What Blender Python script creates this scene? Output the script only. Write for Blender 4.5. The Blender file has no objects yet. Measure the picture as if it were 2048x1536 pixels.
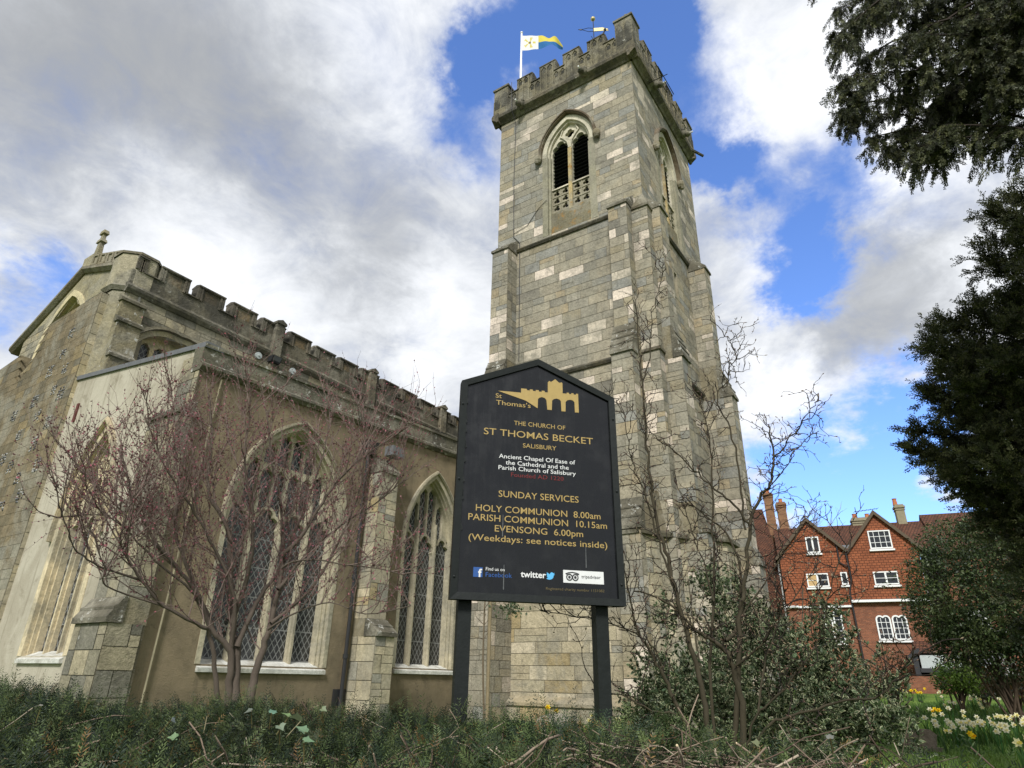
import bpy, math, random
import numpy as np
from mathutils import Vector

# ------------------------------------------------------------------ camera, sky, sun, exposure
sc = bpy.context.scene
EYE = 1.55
YAW, PITCH, ROLL = math.radians(34), math.radians(24.5), math.radians(1.0)
Fh = Vector((math.cos(YAW), math.sin(YAW), 0)); Rh = Vector((math.sin(YAW), -math.cos(YAW), 0)); Zv = Vector((0, 0, 1))
fw = Fh*math.cos(PITCH) + Zv*math.sin(PITCH); up0 = -Fh*math.sin(PITCH) + Zv*math.cos(PITCH)
rt = Rh*math.cos(ROLL) + up0*math.sin(ROLL); up = -Rh*math.sin(ROLL) + up0*math.cos(ROLL)
cam_d = bpy.data.cameras.new("camera"); cam = bpy.data.objects.new("camera", cam_d); sc.collection.objects.link(cam)
from mathutils import Matrix
cam.matrix_world = Matrix(((rt.x, up.x, -fw.x, 0), (rt.y, up.y, -fw.y, 0), (rt.z, up.z, -fw.z, EYE), (0, 0, 0, 1)))
cam_d.sensor_fit = 'HORIZONTAL'; cam_d.sensor_width = 36.0; cam_d.lens = 36.0*1300/2048
cam_d.clip_start = 0.05; cam_d.clip_end = 2000
sc.camera = cam

SUN_AZ = math.radians(204); SUN_EL = math.radians(42)      # world azimuth (from +X towards +Y) of the direction to the sun
SUN_STRENGTH = 2.7; SKY_STRENGTH = 0.1
sun_d = bpy.data.lights.new("sun", 'SUN'); sun_d.energy = SUN_STRENGTH; sun_d.angle = math.radians(12); sun_d.color = (1.0, 0.985, 0.96)
sun = bpy.data.objects.new("sun", sun_d); sc.collection.objects.link(sun)
sdir = Vector((math.cos(SUN_EL)*math.cos(SUN_AZ), math.cos(SUN_EL)*math.sin(SUN_AZ), math.sin(SUN_EL)))
sun.rotation_euler = sdir.to_track_quat('Z', 'Y').to_euler()
sc.view_settings.view_transform = 'Standard'; sc.view_settings.look = 'None'; sc.view_settings.gamma = 1; sc.view_settings.exposure = 0.55
sc.view_settings.use_curve_mapping = False
sc.cycles.max_bounces = 6; sc.cycles.diffuse_bounces = 3; sc.cycles.glossy_bounces = 3; sc.cycles.transparent_max_bounces = 6

class NT:
    def __init__(s, tree): s.t = tree; s.n = tree.nodes; s.l = tree.links
    def new(s, typ, **kw):
        n = s.n.new(typ)
        for k, v in kw.items(): setattr(n, k, v)
        return n
    def put(s, sock, v):
        if isinstance(v, bpy.types.NodeSocket): s.l.new(v, sock)
        elif v is not None: sock.default_value = v
    def math(s, op, a, b=None, c=None, clamp=False):
        n = s.new('ShaderNodeMath', operation=op, use_clamp=clamp)
        s.put(n.inputs[0], a); s.put(n.inputs[1], b)
        if c is not None: s.put(n.inputs[2], c)
        return n.outputs[0]
    def vmath(s, op, a, b=None):
        n = s.new('ShaderNodeVectorMath', operation=op); s.put(n.inputs[0], a)
        if b is not None: s.put(n.inputs[1], b)
        return n.outputs['Value'] if op in ('DOT_PRODUCT', 'LENGTH') else n.outputs[0]
    def mix(s, f, a, b, mode='MIX'):
        n = s.new('ShaderNodeMix', data_type='RGBA', blend_type=mode)
        s.put(n.inputs[0], f); s.put(n.inputs[6], rgba(a)); s.put(n.inputs[7], rgba(b)); return n.outputs[2]
    def noise(s, vec, scale, detail=4, rough=.55, dist=0.0, out='Fac'):
        n = s.new('ShaderNodeTexNoise'); s.put(n.inputs['Vector'], vec)
        n.inputs['Scale'].default_value = scale; n.inputs['Detail'].default_value = detail
        n.inputs['Roughness'].default_value = rough; n.inputs['Distortion'].default_value = dist
        return n.outputs[out]
    def ss(s, x, a, b, c=0.0, d=1.0):
        n = s.new('ShaderNodeMapRange', interpolation_type='SMOOTHSTEP'); s.put(n.inputs[0], x)
        n.inputs[1].default_value = a; n.inputs[2].default_value = b; n.inputs[3].default_value = c; n.inputs[4].default_value = d
        return n.outputs[0]
def lin(c):
    return tuple(((x/255.0)/12.92 if x/255.0 <= .04045 else ((x/255.0+.055)/1.055)**2.4) for x in c[:3])
def rgba(c):
    if isinstance(c, (tuple, list)) and len(c) == 3: return (*c, 1.0)
    return c

# ---- sky: Nishita blue seen through broken cloud; cloud cover is laid out by world direction
BLUE = [((0.532, 0.28, 0.80), 0.082, 1.1),((0.557, 0.22, 0.801), 0.069, 0.9),((0.49, 0.355, 0.796), 0.036, 0.5),((0.532, 0.447, 0.719), 0.05, 0.72),((0.502, 0.392, 0.771), 0.042, 0.85),((0.586, 0.436, 0.683), 0.046, 0.35),((0.629, 0.172, 0.758), 0.054, 0.9),((0.579, 0.159, 0.8), 0.046, 0.6),((0.698, 0.165, 0.697), 0.054, 0.8),((0.734, 0.148, 0.663), 0.046, 0.8),((0.766, 0.096, 0.635), 0.054, 0.55),((0.804, 0.072, 0.591), 0.046, 0.5),((0.777, -0.001, 0.63), 0.046, 0.5),((0.842, 0.11, 0.529), 0.054, 0.85),((0.804, 0.141, 0.577), 0.038, 0.6),((0.863, 0.142, 0.485), 0.038, 0.6),((0.942, -0.0, 0.336), 0.054, 0.8),((0.961, -0.015, 0.277), 0.062, 0.8),((0.966, 0.098, 0.241), 0.085, 0.8),((0.95, 0.168, 0.262), 0.046, 0.5),((0.974, 0.043, 0.222), 0.062, 0.8),((0.231, 0.892, 0.388), 0.055, 0.38),((0.221, 0.874, 0.434), 0.038, 0.25),((0.723, -0.053, 0.688), 0.046, 0.3),((0.676, 0.099, 0.73), 0.046, 0.35),((0.664, 0.007, 0.747), 0.062, 0.2),]
TONE = [((0.198, 0.746, 0.636), 0.2, -0.75),((0.319, 0.705, 0.634), 0.123, -0.5),((0.123, 0.743, 0.658), 0.154, -0.4),((0.331, 0.601, 0.727), 0.154, -0.05),((0.384, 0.74, 0.552), 0.138, 0.55),((0.392, 0.495, 0.776), 0.123, 0.55),((0.253, 0.769, 0.587), 0.092, 0.4),((0.483, 0.613, 0.625), 0.115, -0.15),((0.554, 0.613, 0.564), 0.1, -0.5),((0.635, 0.581, 0.509), 0.085, 0.6),((0.53, 0.691, 0.491), 0.108, 0.1),((0.528, 0.514, 0.676), 0.092, 0.15),((0.832, 0.17, 0.528), 0.062, 0.5),((0.853, 0.03, 0.522), 0.108, -0.35),((0.801, -0.076, 0.594), 0.092, 0.6),((0.915, 0.094, 0.392), 0.085, -0.45),((0.945, 0.094, 0.313), 0.085, 0.5),((0.915, 0.164, 0.37), 0.062, 0.5),((0.697, 0.095, 0.711), 0.077, 0.25),((0.221, 0.826, 0.519), 0.123, 0.25),((0.895, 0.014, 0.445), 0.085, -0.4),((0.348, 0.82, 0.454), 0.1, 0.2),((0.697, 0.031, 0.716), 0.115, 0.1),]
W = bpy.data.worlds.new("World"); sc.world = W; W.use_nodes = True
k = NT(W.node_tree); k.n.clear()
tc = k.new('ShaderNodeTexCoord').outputs['Generated']
sky = k.new('ShaderNodeTexSky', sky_type='NISHITA'); sky.sun_disc = False
sky.sun_elevation = SUN_EL; sky.sun_rotation = math.radians(90) - SUN_AZ; sky.air_density = 1.0; sky.dust_density = 0.3; sky.ozone_density = 2.0
sep = k.new('ShaderNodeSeparateXYZ'); k.l.new(tc, sep.inputs[0])
zz = k.math('ADD', k.math('ABSOLUTE', sep.outputs[2]), 0.32)
comb = k.new('ShaderNodeCombineXYZ')
k.put(comb.inputs[0], k.math('DIVIDE', sep.outputs[0], zz)); k.put(comb.inputs[1], k.math('DIVIDE', sep.outputs[1], zz))
plane = comb.outputs[0]
wn = k.noise(plane, 2.6, 6, .6, out='Color')
wn2 = k.noise(plane, 9.0, 6, .65, out='Color')
warp = k.vmath('ADD', k.vmath('MULTIPLY', k.vmath('SUBTRACT', wn, (.5, .5, .5)), (.3, .3, .3)), k.vmath('MULTIPLY', k.vmath('SUBTRACT', wn2, (.5, .5, .5)), (.13, .13, .13)))
dirw = k.vmath('NORMALIZE', k.vmath('ADD', tc, warp))
def field(blobs):
    acc = None
    for d, r, w in blobs:
        g = k.math('EXPONENT', k.math('MULTIPLY', k.math('SUBTRACT', k.vmath('DOT_PRODUCT', dirw, d), 1.0), 2.0/(r*r)))
        acc = k.math('MULTIPLY_ADD', g, w, acc if acc is not None else 0.0)
    return acc
f1 = k.noise(plane, 2.4, 10, .6, .4); f2 = k.noise(plane, 8.0, 9, .66, .5)
fb = k.math('ADD', k.math('MULTIPLY', f1, .65), k.math('MULTIPLY', f2, .35))
blue = k.math('MULTIPLY', field(BLUE), 1.02)
cover = k.math('ADD', k.math('SUBTRACT', 0.80, blue), k.math('MULTIPLY', k.math('SUBTRACT', fb, .5), 2.1))
cover = k.ss(cover, -.15, .85)
tone = k.math('ADD', field(TONE), k.math('MULTIPLY', k.math('SUBTRACT', fb, .5), 3.6))
ramp = k.new('ShaderNodeValToRGB'); k.put(ramp.inputs[0], k.ss(tone, -1.25, 1.15))
el = ramp.color_ramp.elements
el[0].position = 0.0; el[0].color = (2.9, 3.02, 3.2, 1)
el[1].position = 1.0; el[1].color = (8.2, 8.3, 8.6, 1)
e = el.new(.33); e.color = (4.1, 4.28, 4.55, 1)
e = el.new(.62); e.color = (5.9, 6.1, 6.4, 1)
bl = k.mix(1.0, sky.outputs[0], (1.15, 1.42, 2.0), 'MULTIPLY')
colr = k.mix(cover, bl, ramp.outputs[0])
# below the horizon: dull ground light
colr = k.mix(k.ss(sep.outputs[2], -.06, .0), (0.9, .95, .8), colr)
bg = k.new('ShaderNodeBackground'); k.put(bg.inputs[0], colr); bg.inputs[1].default_value = SKY_STRENGTH
k.l.new(bg.outputs[0], k.new('ShaderNodeOutputWorld').inputs[0])

# ------------------------------------------------------------------ helpers
C = sc.collection
rnd = random.Random(7)
def thing(name, label, cat, loc=(0, 0, 0), group=None):
    o = bpy.data.objects.new(name, None); C.objects.link(o); o.location = loc; o.empty_display_size = .2
    o['label'] = label; o['category'] = cat
    if group: o['group'] = group
    return o
def tag(o, label, cat, group=None):
    o['label'] = label; o['category'] = cat
    if group: o['group'] = group
    return o
def root_loc(o):
    v = Vector((0, 0, 0))
    while o is not None: v = v + Vector(o.location); o = o.parent
    return v
def raw_mesh(name, V, F_sizes, F_idx, cols, mats, midx=None, smooth=False, uv=None):
    me = bpy.data.meshes.new(name)
    nv, nf, nl = len(V), len(F_sizes), len(F_idx)
    me.vertices.add(nv); me.vertices.foreach_set('co', np.asarray(V, np.float32).ravel())
    me.loops.add(nl); me.loops.foreach_set('vertex_index', np.asarray(F_idx, np.int32))
    st = np.zeros(nf, np.int32); st[1:] = np.cumsum(F_sizes)[:-1]
    me.polygons.add(nf); me.polygons.foreach_set('loop_start', st)
    if midx is not None: me.polygons.foreach_set('material_index', np.asarray(midx, np.int32))
    me.polygons.foreach_set('use_smooth', np.full(nf, smooth, bool))
    me.update(calc_edges=True)
    if cols is not None:
        a = me.attributes.new('col', 'FLOAT_COLOR', 'CORNER')
        c = np.ones((nl, 4), np.float32); c[:, :3] = np.repeat(np.asarray(cols, np.float32), F_sizes, axis=0)
        a.data.foreach_set('color', c.ravel())
    if uv is not None:
        u = me.uv_layers.new(name='UVMap'); u.data.foreach_set('uv', np.asarray(uv, np.float32).ravel())
    for m in mats: me.materials.append(m)
    return me
def link(name, me, parent=None, kind=None):
    o = bpy.data.objects.new(name, me); C.objects.link(o)
    if parent is not None: o.parent = parent
    if kind: o['kind'] = kind
    return o
class MB:
    """collects faces with a colour and a material slot each; build() links them as ONE mesh object"""
    def __init__(s): s.v = []; s.sz = []; s.ix = []; s.c = []; s.m = []
    def poly(s, pts, col=(.3, .3, .3), m=0):
        b = len(s.v); s.v.extend([tuple(p) for p in pts]); s.ix.extend(range(b, b+len(pts))); s.sz.append(len(pts)); s.c.append(col); s.m.append(m)
    def hexa(s, P, col=(.3, .3, .3), m=0):           # P: 8 points, bottom ring 0-3, top ring 4-7
        b = len(s.v); s.v.extend([tuple(p) for p in P])
        for f in ((0, 1, 2, 3), (4, 5, 6, 7), (0, 1, 5, 4), (1, 2, 6, 5), (2, 3, 7, 6), (3, 0, 4, 7)):
            s.ix.extend(b+i for i in f); s.sz.append(4); s.c.append(col); s.m.append(m)
    def box(s, x0, x1, y0, y1, z0, z1, col=(.3, .3, .3), m=0):
        s.hexa([(x0, y0, z0), (x1, y0, z0), (x1, y1, z0), (x0, y1, z0), (x0, y0, z1), (x1, y0, z1), (x1, y1, z1), (x0, y1, z1)], col, m)
    def fbox(s, f, u0, u1, n0, n1, z0, z1, col=(.3, .3, .3), m=0):
        s.hexa([f(u0, n0, z0), f(u1, n0, z0), f(u1, n1, z0), f(u0, n1, z0), f(u0, n0, z1), f(u1, n0, z1), f(u1, n1, z1), f(u0, n1, z1)], col, m)
    def fprism(s, f, poly_uz, n0, n1, col=(.3, .3, .3), m=0):   # polygon in (u,z) extruded along n
        k_ = len(poly_uz); b = len(s.v)
        s.v.extend([tuple(f(u, n1, z)) for u, z in poly_uz]); s.v.extend([tuple(f(u, n0, z)) for u, z in poly_uz])
        s.ix.extend(range(b, b+k_)); s.sz.append(k_); s.c.append(col); s.m.append(m)
        s.ix.extend(range(b+2*k_-1, b+k_-1, -1)); s.sz.append(k_); s.c.append(col); s.m.append(m)
        for i in range(k_):
            j = (i+1) % k_; s.ix.extend((b+i, b+k_+i, b+k_+j, b+j)); s.sz.append(4); s.c.append(col); s.m.append(m)
    def side_prism(s, f, prof_nz, u0, u1, col=(.3, .3, .3), m=0):   # profile in (n,z) extruded along u
        g = lambda a, d, z: f(d, a, z)
        s.fprism(g, prof_nz, u0, u1, col, m)
    def sweep(s, f, path_uz, w0, w1, n0, n1, col=(.3, .3, .3), m=0, closed=False):
        """rectangular moulding: in-plane offsets w0..w1 along the left normal of the path, depth n0..n1"""
        P = np.array(path_uz, float); n_ = len(P); ring = []
        for i in range(n_):
            a = P[(i-1) % n_] if (closed or i > 0) else P[i]; b_ = P[(i+1) % n_] if (closed or i < n_-1) else P[i]
            d1 = P[i]-a; d2 = b_-P[i]
            l1 = np.hypot(*d1); l2 = np.hypot(*d2)
            if l1 < 1e-9: d1 = d2; l1 = l2
            if l2 < 1e-9: d2 = d1; l2 = l1
            t = d1/l1+d2/l2; t /= (np.hypot(*t)+1e-9); nn = np.array([-t[1], t[0]])
            k_ = 1/max(.5, float(np.dot(nn, np.array([-d1[1], d1[0]])/l1)))
            ring.append((P[i]+nn*w0*k_, P[i]+nn*w1*k_))
        b = len(s.v)
        for A, B in ring:
            s.v.extend([tuple(f(A[0], n0, A[1])), tuple(f(B[0], n0, B[1])), tuple(f(B[0], n1, B[1])), tuple(f(A[0], n1, A[1]))])
        for i in range(n_ if closed else n_-1):
            p = b+4*i; q = b+4*((i+1) % n_)
            for e_ in range(4):
                s.ix.extend((p+e_, p+(e_+1) % 4, q+(e_+1) % 4, q+e_)); s.sz.append(4); s.c.append(col); s.m.append(m)
        if not closed:
            for p in (b, b+4*(n_-1)): s.ix.extend((p, p+1, p+2, p+3)); s.sz.append(4); s.c.append(col); s.m.append(m)
    def tube(s, pts, radii, sides=5, col=(.3, .3, .3), m=0, cap=True):
        n_ = len(pts); b = len(s.v); pts = [Vector(p) for p in pts]
        prev = None
        for i in range(n_):
            t = (pts[min(i+1, n_-1)]-pts[max(i-1, 0)]);
            if t.length < 1e-9: t = Vector((0, 0, 1))
            t.normalize()
            if prev is None:
                a = Vector((0, 0, 1)) if abs(t.z) < .9 else Vector((1, 0, 0)); x = t.cross(a).normalized()
            else:
                x = (prev-t*prev.dot(t));
                x = x.normalized() if x.length > 1e-6 else t.orthogonal().normalized()
            prev = x; y = t.cross(x); r = radii[i] if not isinstance(radii, (int, float)) else radii
            for j in range(sides):
                an = 2*math.pi*j/sides; s.v.append(tuple(pts[i]+x*(r*math.cos(an))+y*(r*math.sin(an))))
        for i in range(n_-1):
            for j in range(sides):
                j2 = (j+1) % sides
                s.ix.extend((b+i*sides+j, b+i*sides+j2, b+(i+1)*sides+j2, b+(i+1)*sides+j)); s.sz.append(4); s.c.append(col); s.m.append(m)
        if cap:
            for i in (0, n_-1): s.ix.extend(b+i*sides+j for j in range(sides)); s.sz.append(sides); s.c.append(col); s.m.append(m)
    def ball(s, c, rx, ry=None, rz=None, col=(.3, .3, .3), m=0, nu=8, nv=5):
        ry = ry or rx; rz = rz or rx; b = len(s.v)
        for i in range(nv+1):
            th = math.pi*i/nv
            for j in range(nu):
                ph = 2*math.pi*j/nu; s.v.append((c[0]+rx*math.sin(th)*math.cos(ph), c[1]+ry*math.sin(th)*math.sin(ph), c[2]+rz*math.cos(th)))
        for i in range(nv):
            for j in range(nu):
                s.ix.extend((b+i*nu+j, b+i*nu+(j+1) % nu, b+(i+1)*nu+(j+1) % nu, b+(i+1)*nu+j)); s.sz.append(4); s.c.append(col); s.m.append(m)
    def build(s, name, mats, parent=None, smooth=False, kind=None, uvf=None):
        if not isinstance(mats, (list, tuple)): mats = [mats]
        V = np.array(s.v, np.float64).reshape(-1, 3)
        uv = None
        if uvf: uv = np.array([uvf(*V[i]) for i in s.ix])
        if parent is not None: V = V-np.array(root_loc(parent))
        me = raw_mesh(name, V, np.array(s.sz), np.array(s.ix), np.array(s.c), mats, s.m, smooth, uv)
        return link(name, me, parent, kind)
def east(X):  return lambda u, n, z: (X-n, u, z)        # wall face looking towards -X, u runs along Y
def south(Y): return lambda u, n, z: (u, Y-n, z)        # wall face looking towards -Y, u runs along X

# ------------------------------------------------------------------ materials
MATS = {}
def material(name, fn):
    m = bpy.data.materials.new(name); m.use_nodes = True; t = NT(m.node_tree); t.n.clear()
    out = t.new('ShaderNodeOutputMaterial'); p = t.new('ShaderNodeBsdfPrincipled'); t.l.new(p.outputs[0], out.inputs[0])
    t.p = p; t.out = out; fn(t); MATS[name] = m; return m
def pset(t, col=None, rough=None, spec=None, metal=None, bump=None, bstr=.4, bdist=.02):
    t.put(t.p.inputs['Base Color'], rgba(col) if col is not None else None); t.put(t.p.inputs['Roughness'], rough)
    t.put(t.p.inputs['Specular IOR Level'], spec); t.put(t.p.inputs['Metallic'], metal)
    if bump is not None:
        b = t.new('ShaderNodeBump'); b.inputs['Strength'].default_value = bstr; b.inputs['Distance'].default_value = bdist
        t.put(b.inputs['Height'], bump); t.l.new(b.outputs[0], t.p.inputs['Normal'])
def attr(t): return t.new('ShaderNodeAttribute', attribute_name='col').outputs['Color']
def ocoord(t): return t.new('ShaderNodeTexCoord').outputs['Object']
def stone(dark=.3, pale=.2, streak=.3, bstr=.5, orange=0.0):
    def fn(t):
        co = ocoord(t); c = attr(t)
        v = t.noise(co, 2.2, 7, .7); v2 = t.noise(co, 14.0, 5, .7)
        f = t.math('ADD', t.math('MULTIPLY', v, .55), t.math('MULTIPLY', v2, .55))
        pt = t.noise(co, .75, 9, .68, .6)
        c = t.mix(t.math('MULTIPLY', t.ss(pt, .45, .6), .68), c, lin((140, 136, 123)))
        c = t.mix(1.0, c, t.mix(t.noise(co, .33, 6, .6), (.72, .73, .75), (1.28, 1.27, 1.24)), 'MULTIPLY')
        c = t.mix(1.0, c, t.mix(t.ss(f, .25, .8), (.56, .56, .54), (1.36, 1.34, 1.30)), 'MULTIPLY')
        # dark lichen and soot stains
        st = t.vmath('MULTIPLY', co, (2.2, 2.2, .28))
        d1 = t.noise(co, 1.1, 9, .68, .4); d2 = t.noise(st, 1.3, 6, .6)
        d = t.math('ADD', t.math('MULTIPLY', d1, 1-streak), t.math('MULTIPLY', d2, streak))
        d3 = t.noise(co, 9.0, 6, .75)
        d = t.math('ADD', d, t.math('MULTIPLY', t.math('SUBTRACT', d3, .5), .35))
        c = t.mix(t.math('MULTIPLY', t.ss(d, .66-.3*dark, .80-.22*dark), min(.9, .35+.55*dark)), c, (.055, .052, .042))
        p1 = t.noise(co, 5.0, 8, .72, .5)
        c = t.mix(t.math('MULTIPLY', t.ss(p1, .66-.1*pale, .72-.06*pale), pale*1.6), c, (.46, .45, .40))
        if orange:
            o1 = t.noise(co, 2.3, 8, .7)
            c = t.mix(t.math('MULTIPLY', t.ss(o1, .52, .66), orange), c, (.33, .17, .035))
        h = t.math('ADD', t.math('MULTIPLY', t.noise(co, 22.0, 6, .7), .6), t.math('MULTIPLY', t.noise(co, 5.0, 4, .6), .8))
        pset(t, c, .92, .2, bump=h, bstr=min(1, bstr*1.35), bdist=.04)
    return fn
material('tower_stone', stone(.42, .24, .42, .7))
material('tower_stone_dark', stone(.56, .3, .4, .7))
material('parapet_stone', stone(.9, .5, .25, .85))
material('church_stone', stone(.56, .36, .25, .7))
material('clean_stone', stone(.14, .1, .5, .35))
material('chequer_stone', stone(.46, .12, .3, .6))
material('old_lichen_stone', stone(.66, .9, .15, .9))
material('apron_stone', stone(.4, .3, .4, .7, .75))
material('mullion_lichen', stone(.1, .2, .6, .5, .9))
def render_wall(base, var, dark, bstr):
    def fn(t):
        co = ocoord(t)
        v = t.noise(co, .9, 10, .68, .5); v2 = t.noise(co, 40, 3, .7)
        c = t.mix(t.ss(v, .38, .62), base, var)
        c = t.mix(t.math('MULTIPLY', t.ss(t.noise(co, 2.1, 9, .7, .6), .55, .66), .5), c, dark)
        gr = t.new('ShaderNodeSeparateXYZ'); t.l.new(t.new('ShaderNodeNewGeometry').outputs['Position'], gr.inputs[0])
        c = t.mix(t.math('MULTIPLY', t.ss(t.math('ADD', gr.outputs[2], t.math('MULTIPLY', t.noise(co, 1.5, 6, .6), 1.6)), 1.4, 2.4, 1.0, 0.0), .5), c, dark)
        st = t.vmath('MULTIPLY', co, (3, 3, .25))
        c = t.mix(t.math('MULTIPLY', t.ss(t.noise(st, 1.6, 6, .6), .52, .72), .55), c, dark)
        c = t.mix(t.math('MULTIPLY', v2, .35), c, dark)
        pset(t, c, .95, .15, bump=t.math('ADD', v2, t.math('MULTIPLY', t.noise(co, 6, 4, .6), 1.2)), bstr=bstr, bdist=.02)
    return fn
material('roughcast', render_wall(lin((144, 129, 104)), lin((122, 110, 89)), lin((94, 86, 71)), .7))
material('limewash', render_wall(lin((190, 183, 165)), lin((170, 162, 144)), lin((128, 120, 102)), .4))
def plain(col, rough=.6, spec=.4, metal=0.0, nscale=8, namp=.3, bstr=.15):
    def fn(t):
        co = ocoord(t); n = t.noise(co, nscale, 6, .65)
        c = t.mix(1.0, rgba(col), t.mix(n, (1-namp,)*3, (1+namp,)*3), 'MULTIPLY')
        pset(t, c, rough, spec, metal, bump=n, bstr=bstr, bdist=.01)
    return fn
material('lead', plain(lin((104, 105, 107)), .75, .25, .0, 6, .3))
material('iron', plain((.03, .03, .032), .55, .5, .3))
material('louvre', plain((.085, .086, .088), .7, .3))
material('void', plain((.012, .012, .013), .9, .1))
material('white_paint', plain((.78, .78, .76), .5, .4, 0, 5, .08))
material('flag_cloth', lambda t: pset(t, attr(t), .85, .1))
material('gilt', plain((.5, .42, .2), .4, .5, .4))
def window_glass(a, tone):
    def fn(t):
        uvn = t.new('ShaderNodeUVMap'); sp = t.new('ShaderNodeSeparateXYZ'); t.l.new(uvn.outputs[0], sp.inputs[0])
        nz = t.math('MULTIPLY', t.math('SUBTRACT', t.noise(ocoord(t), 3.0, 3, .6), .5), .28)
        u = t.math('ADD', t.math('DIVIDE', sp.outputs[0], a), nz); v = t.math('ADD', t.math('DIVIDE', sp.outputs[1], a*1.55), t.math('MULTIPLY', nz, .7))
        l1 = t.math('ABSOLUTE', t.math('SUBTRACT', t.math('FRACT', t.math('ADD', u, v)), .5))
        l2 = t.math('ABSOLUTE', t.math('SUBTRACT', t.math('FRACT', t.math('SUBTRACT', u, v)), .5))
        ln = t.math('MAXIMUM', t.ss(l1, .40, .44), t.ss(l2, .40, .44))
        bar = t.ss(t.math('ABSOLUTE', t.math('SUBTRACT', t.math('FRACT', t.math('DIVIDE', sp.outputs[1], .62)), .5)), .475, .485)
        ln = t.math('MAXIMUM', ln, bar)
        vor = t.new('ShaderNodeTexWhiteNoise', noise_dimensions='2D')
        fl = t.new('ShaderNodeCombineXYZ'); t.put(fl.inputs[0], t.math('FLOOR', t.math('ADD', t.math('ADD', u, v), .5))); t.put(fl.inputs[1], t.math('FLOOR', t.math('ADD', t.math('SUBTRACT', u, v), .5)))
        t.l.new(fl.outputs[0], vor.inputs['Vector'])
        c = t.mix(vor.outputs['Value'], tuple(x*.35 for x in tone), tone)
        c = t.mix(ln, c, (.22, .22, .21))
        r = t.math('ADD', .12, t.math('MULTIPLY', ln, .5))
        pset(t, c, r, .3, bump=t.math('ADD', ln, t.math('MULTIPLY', vor.outputs['Value'], .35)), bstr=.35, bdist=.01)
    return fn
material('leaded_glass', window_glass(.15, (.055, .055, .052)))
def bricks(c1, c2, mortar, w, h, ms, rough=.85, bstr=.7, shift=.5, col3=None):
    def fn(t):
        uvn = t.new('ShaderNodeUVMap').outputs[0]
        b = t.new('ShaderNodeTexBrick', offset=shift); t.put(b.inputs['Vector'], uvn)
        b.inputs['Color1'].default_value = rgba(c1); b.inputs['Color2'].default_value = rgba(c2); b.inputs['Mortar'].default_value = rgba(mortar)
        b.inputs['Scale'].default_value = 1; b.inputs['Mortar Size'].default_value = ms; b.inputs['Mortar Smooth'].default_value = .3
        b.inputs['Brick Width'].default_value = w; b.inputs['Row Height'].default_value = h
        co = ocoord(t); c = b.outputs['Color']
        n = t.noise(co, .9, 8, .65); n2 = t.noise(co, 7, 5, .7)
        c = t.mix(1.0, c, t.mix(t.math('ADD', t.math('MULTIPLY', n, .6), t.math('MULTIPLY', n2, .4)), (.45, .45, .46), (1.5, 1.45, 1.4)), 'MULTIPLY')
        if col3: c = t.mix(t.math('MULTIPLY', t.ss(n2, .55, .7), .5), c, col3)
        pset(t, c, rough, .2, bump=t.math('ADD', t.math('MULTIPLY', b.outputs['Fac'], -1.0), t.math('MULTIPLY', n2, .6)), bstr=bstr, bdist=.03)
    return fn
material('hung_tiles', bricks(lin((158, 96, 66)), lin((134, 80, 56)), lin((98, 60, 44)), .26, .15, .02, col3=lin((110, 70, 52))))  # joint colour also paints the shadow under each tile course
material('red_brick', bricks(lin((146, 94, 70)), lin((120, 76, 58)), lin((128, 104, 88)), .225, .075, .01))
material('roof_tiles', bricks(lin((112, 74, 56)), lin((86, 60, 48)), lin((40, 30, 26)), .19, .12, .02, col3=lin((80, 70, 58))))
material('chimney_brick', bricks(lin((150, 112, 80)), lin((120, 84, 62)), lin((120, 110, 95)), .225, .075, .01))
material('pane', lambda t: pset(t, (.02, .022, .026), .08, .5))
material('curtain', plain(lin((190, 160, 115)), .8, .1))
material('pot', plain(lin((176, 110, 74)), .8, .2))
material('chimney_stone', plain(lin((140, 132, 108)), .9, .2, 0, 4, .4, .5))
material('vent', plain(lin((96, 54, 48)), .7, .3))
material('disc_grey', plain(lin((172, 178, 176)), .5, .4))

# ------------------------------------------------------------------ masonry
def pick(pal, r):
    x = r.random()*sum(w for _, w in pal)
    for c, w in pal:
        x -= w
        if x <= 0: break
    j = 1+r.uniform(-.11, .11); return tuple(v*j for v in lin(c))
PAL_TOWER = [((143, 138, 125), 18), ((150, 143, 127), 20), ((156, 148, 130), 14), ((136, 135, 129), 14), ((148, 139, 118), 12), ((207, 194, 180), 9), ((188, 178, 162), 6), ((158, 145, 121), 5), ((124, 120, 110), 8)]
PAL_CLEAN = [((176, 165, 140), 20), ((166, 157, 134), 20), ((154, 146, 127), 14), ((142, 139, 128), 10), ((190, 179, 156), 9), ((164, 148, 114), 5)]
PAL_CHURCH = [((144, 137, 118), 20), ((132, 127, 110), 16), ((156, 147, 124), 14), ((118, 115, 104), 12), ((168, 155, 126), 6), ((106, 103, 92), 8)]
PAL_CHEQ = [((116, 105, 84), 22), ((122, 110, 88), 16), ((108, 99, 80), 12), ((132, 118, 90), 5), ((104, 98, 84), 6)]
PAL_DARK = [((110, 106, 92), 10), ((124, 118, 100), 10), ((98, 94, 82), 6), ((136, 128, 104), 5)]
def arch_hw(w, zs, zp, za):
    h = za-zp; R = (w*w+h*h)/(2*w)
    def hw(z):
        if z <= zs or z >= za: return 0.0
        if z <= zp: return w
        return max(0.0, (w-R)+math.sqrt(max(0, R*R-(z-zp)**2)))
    return hw
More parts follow.
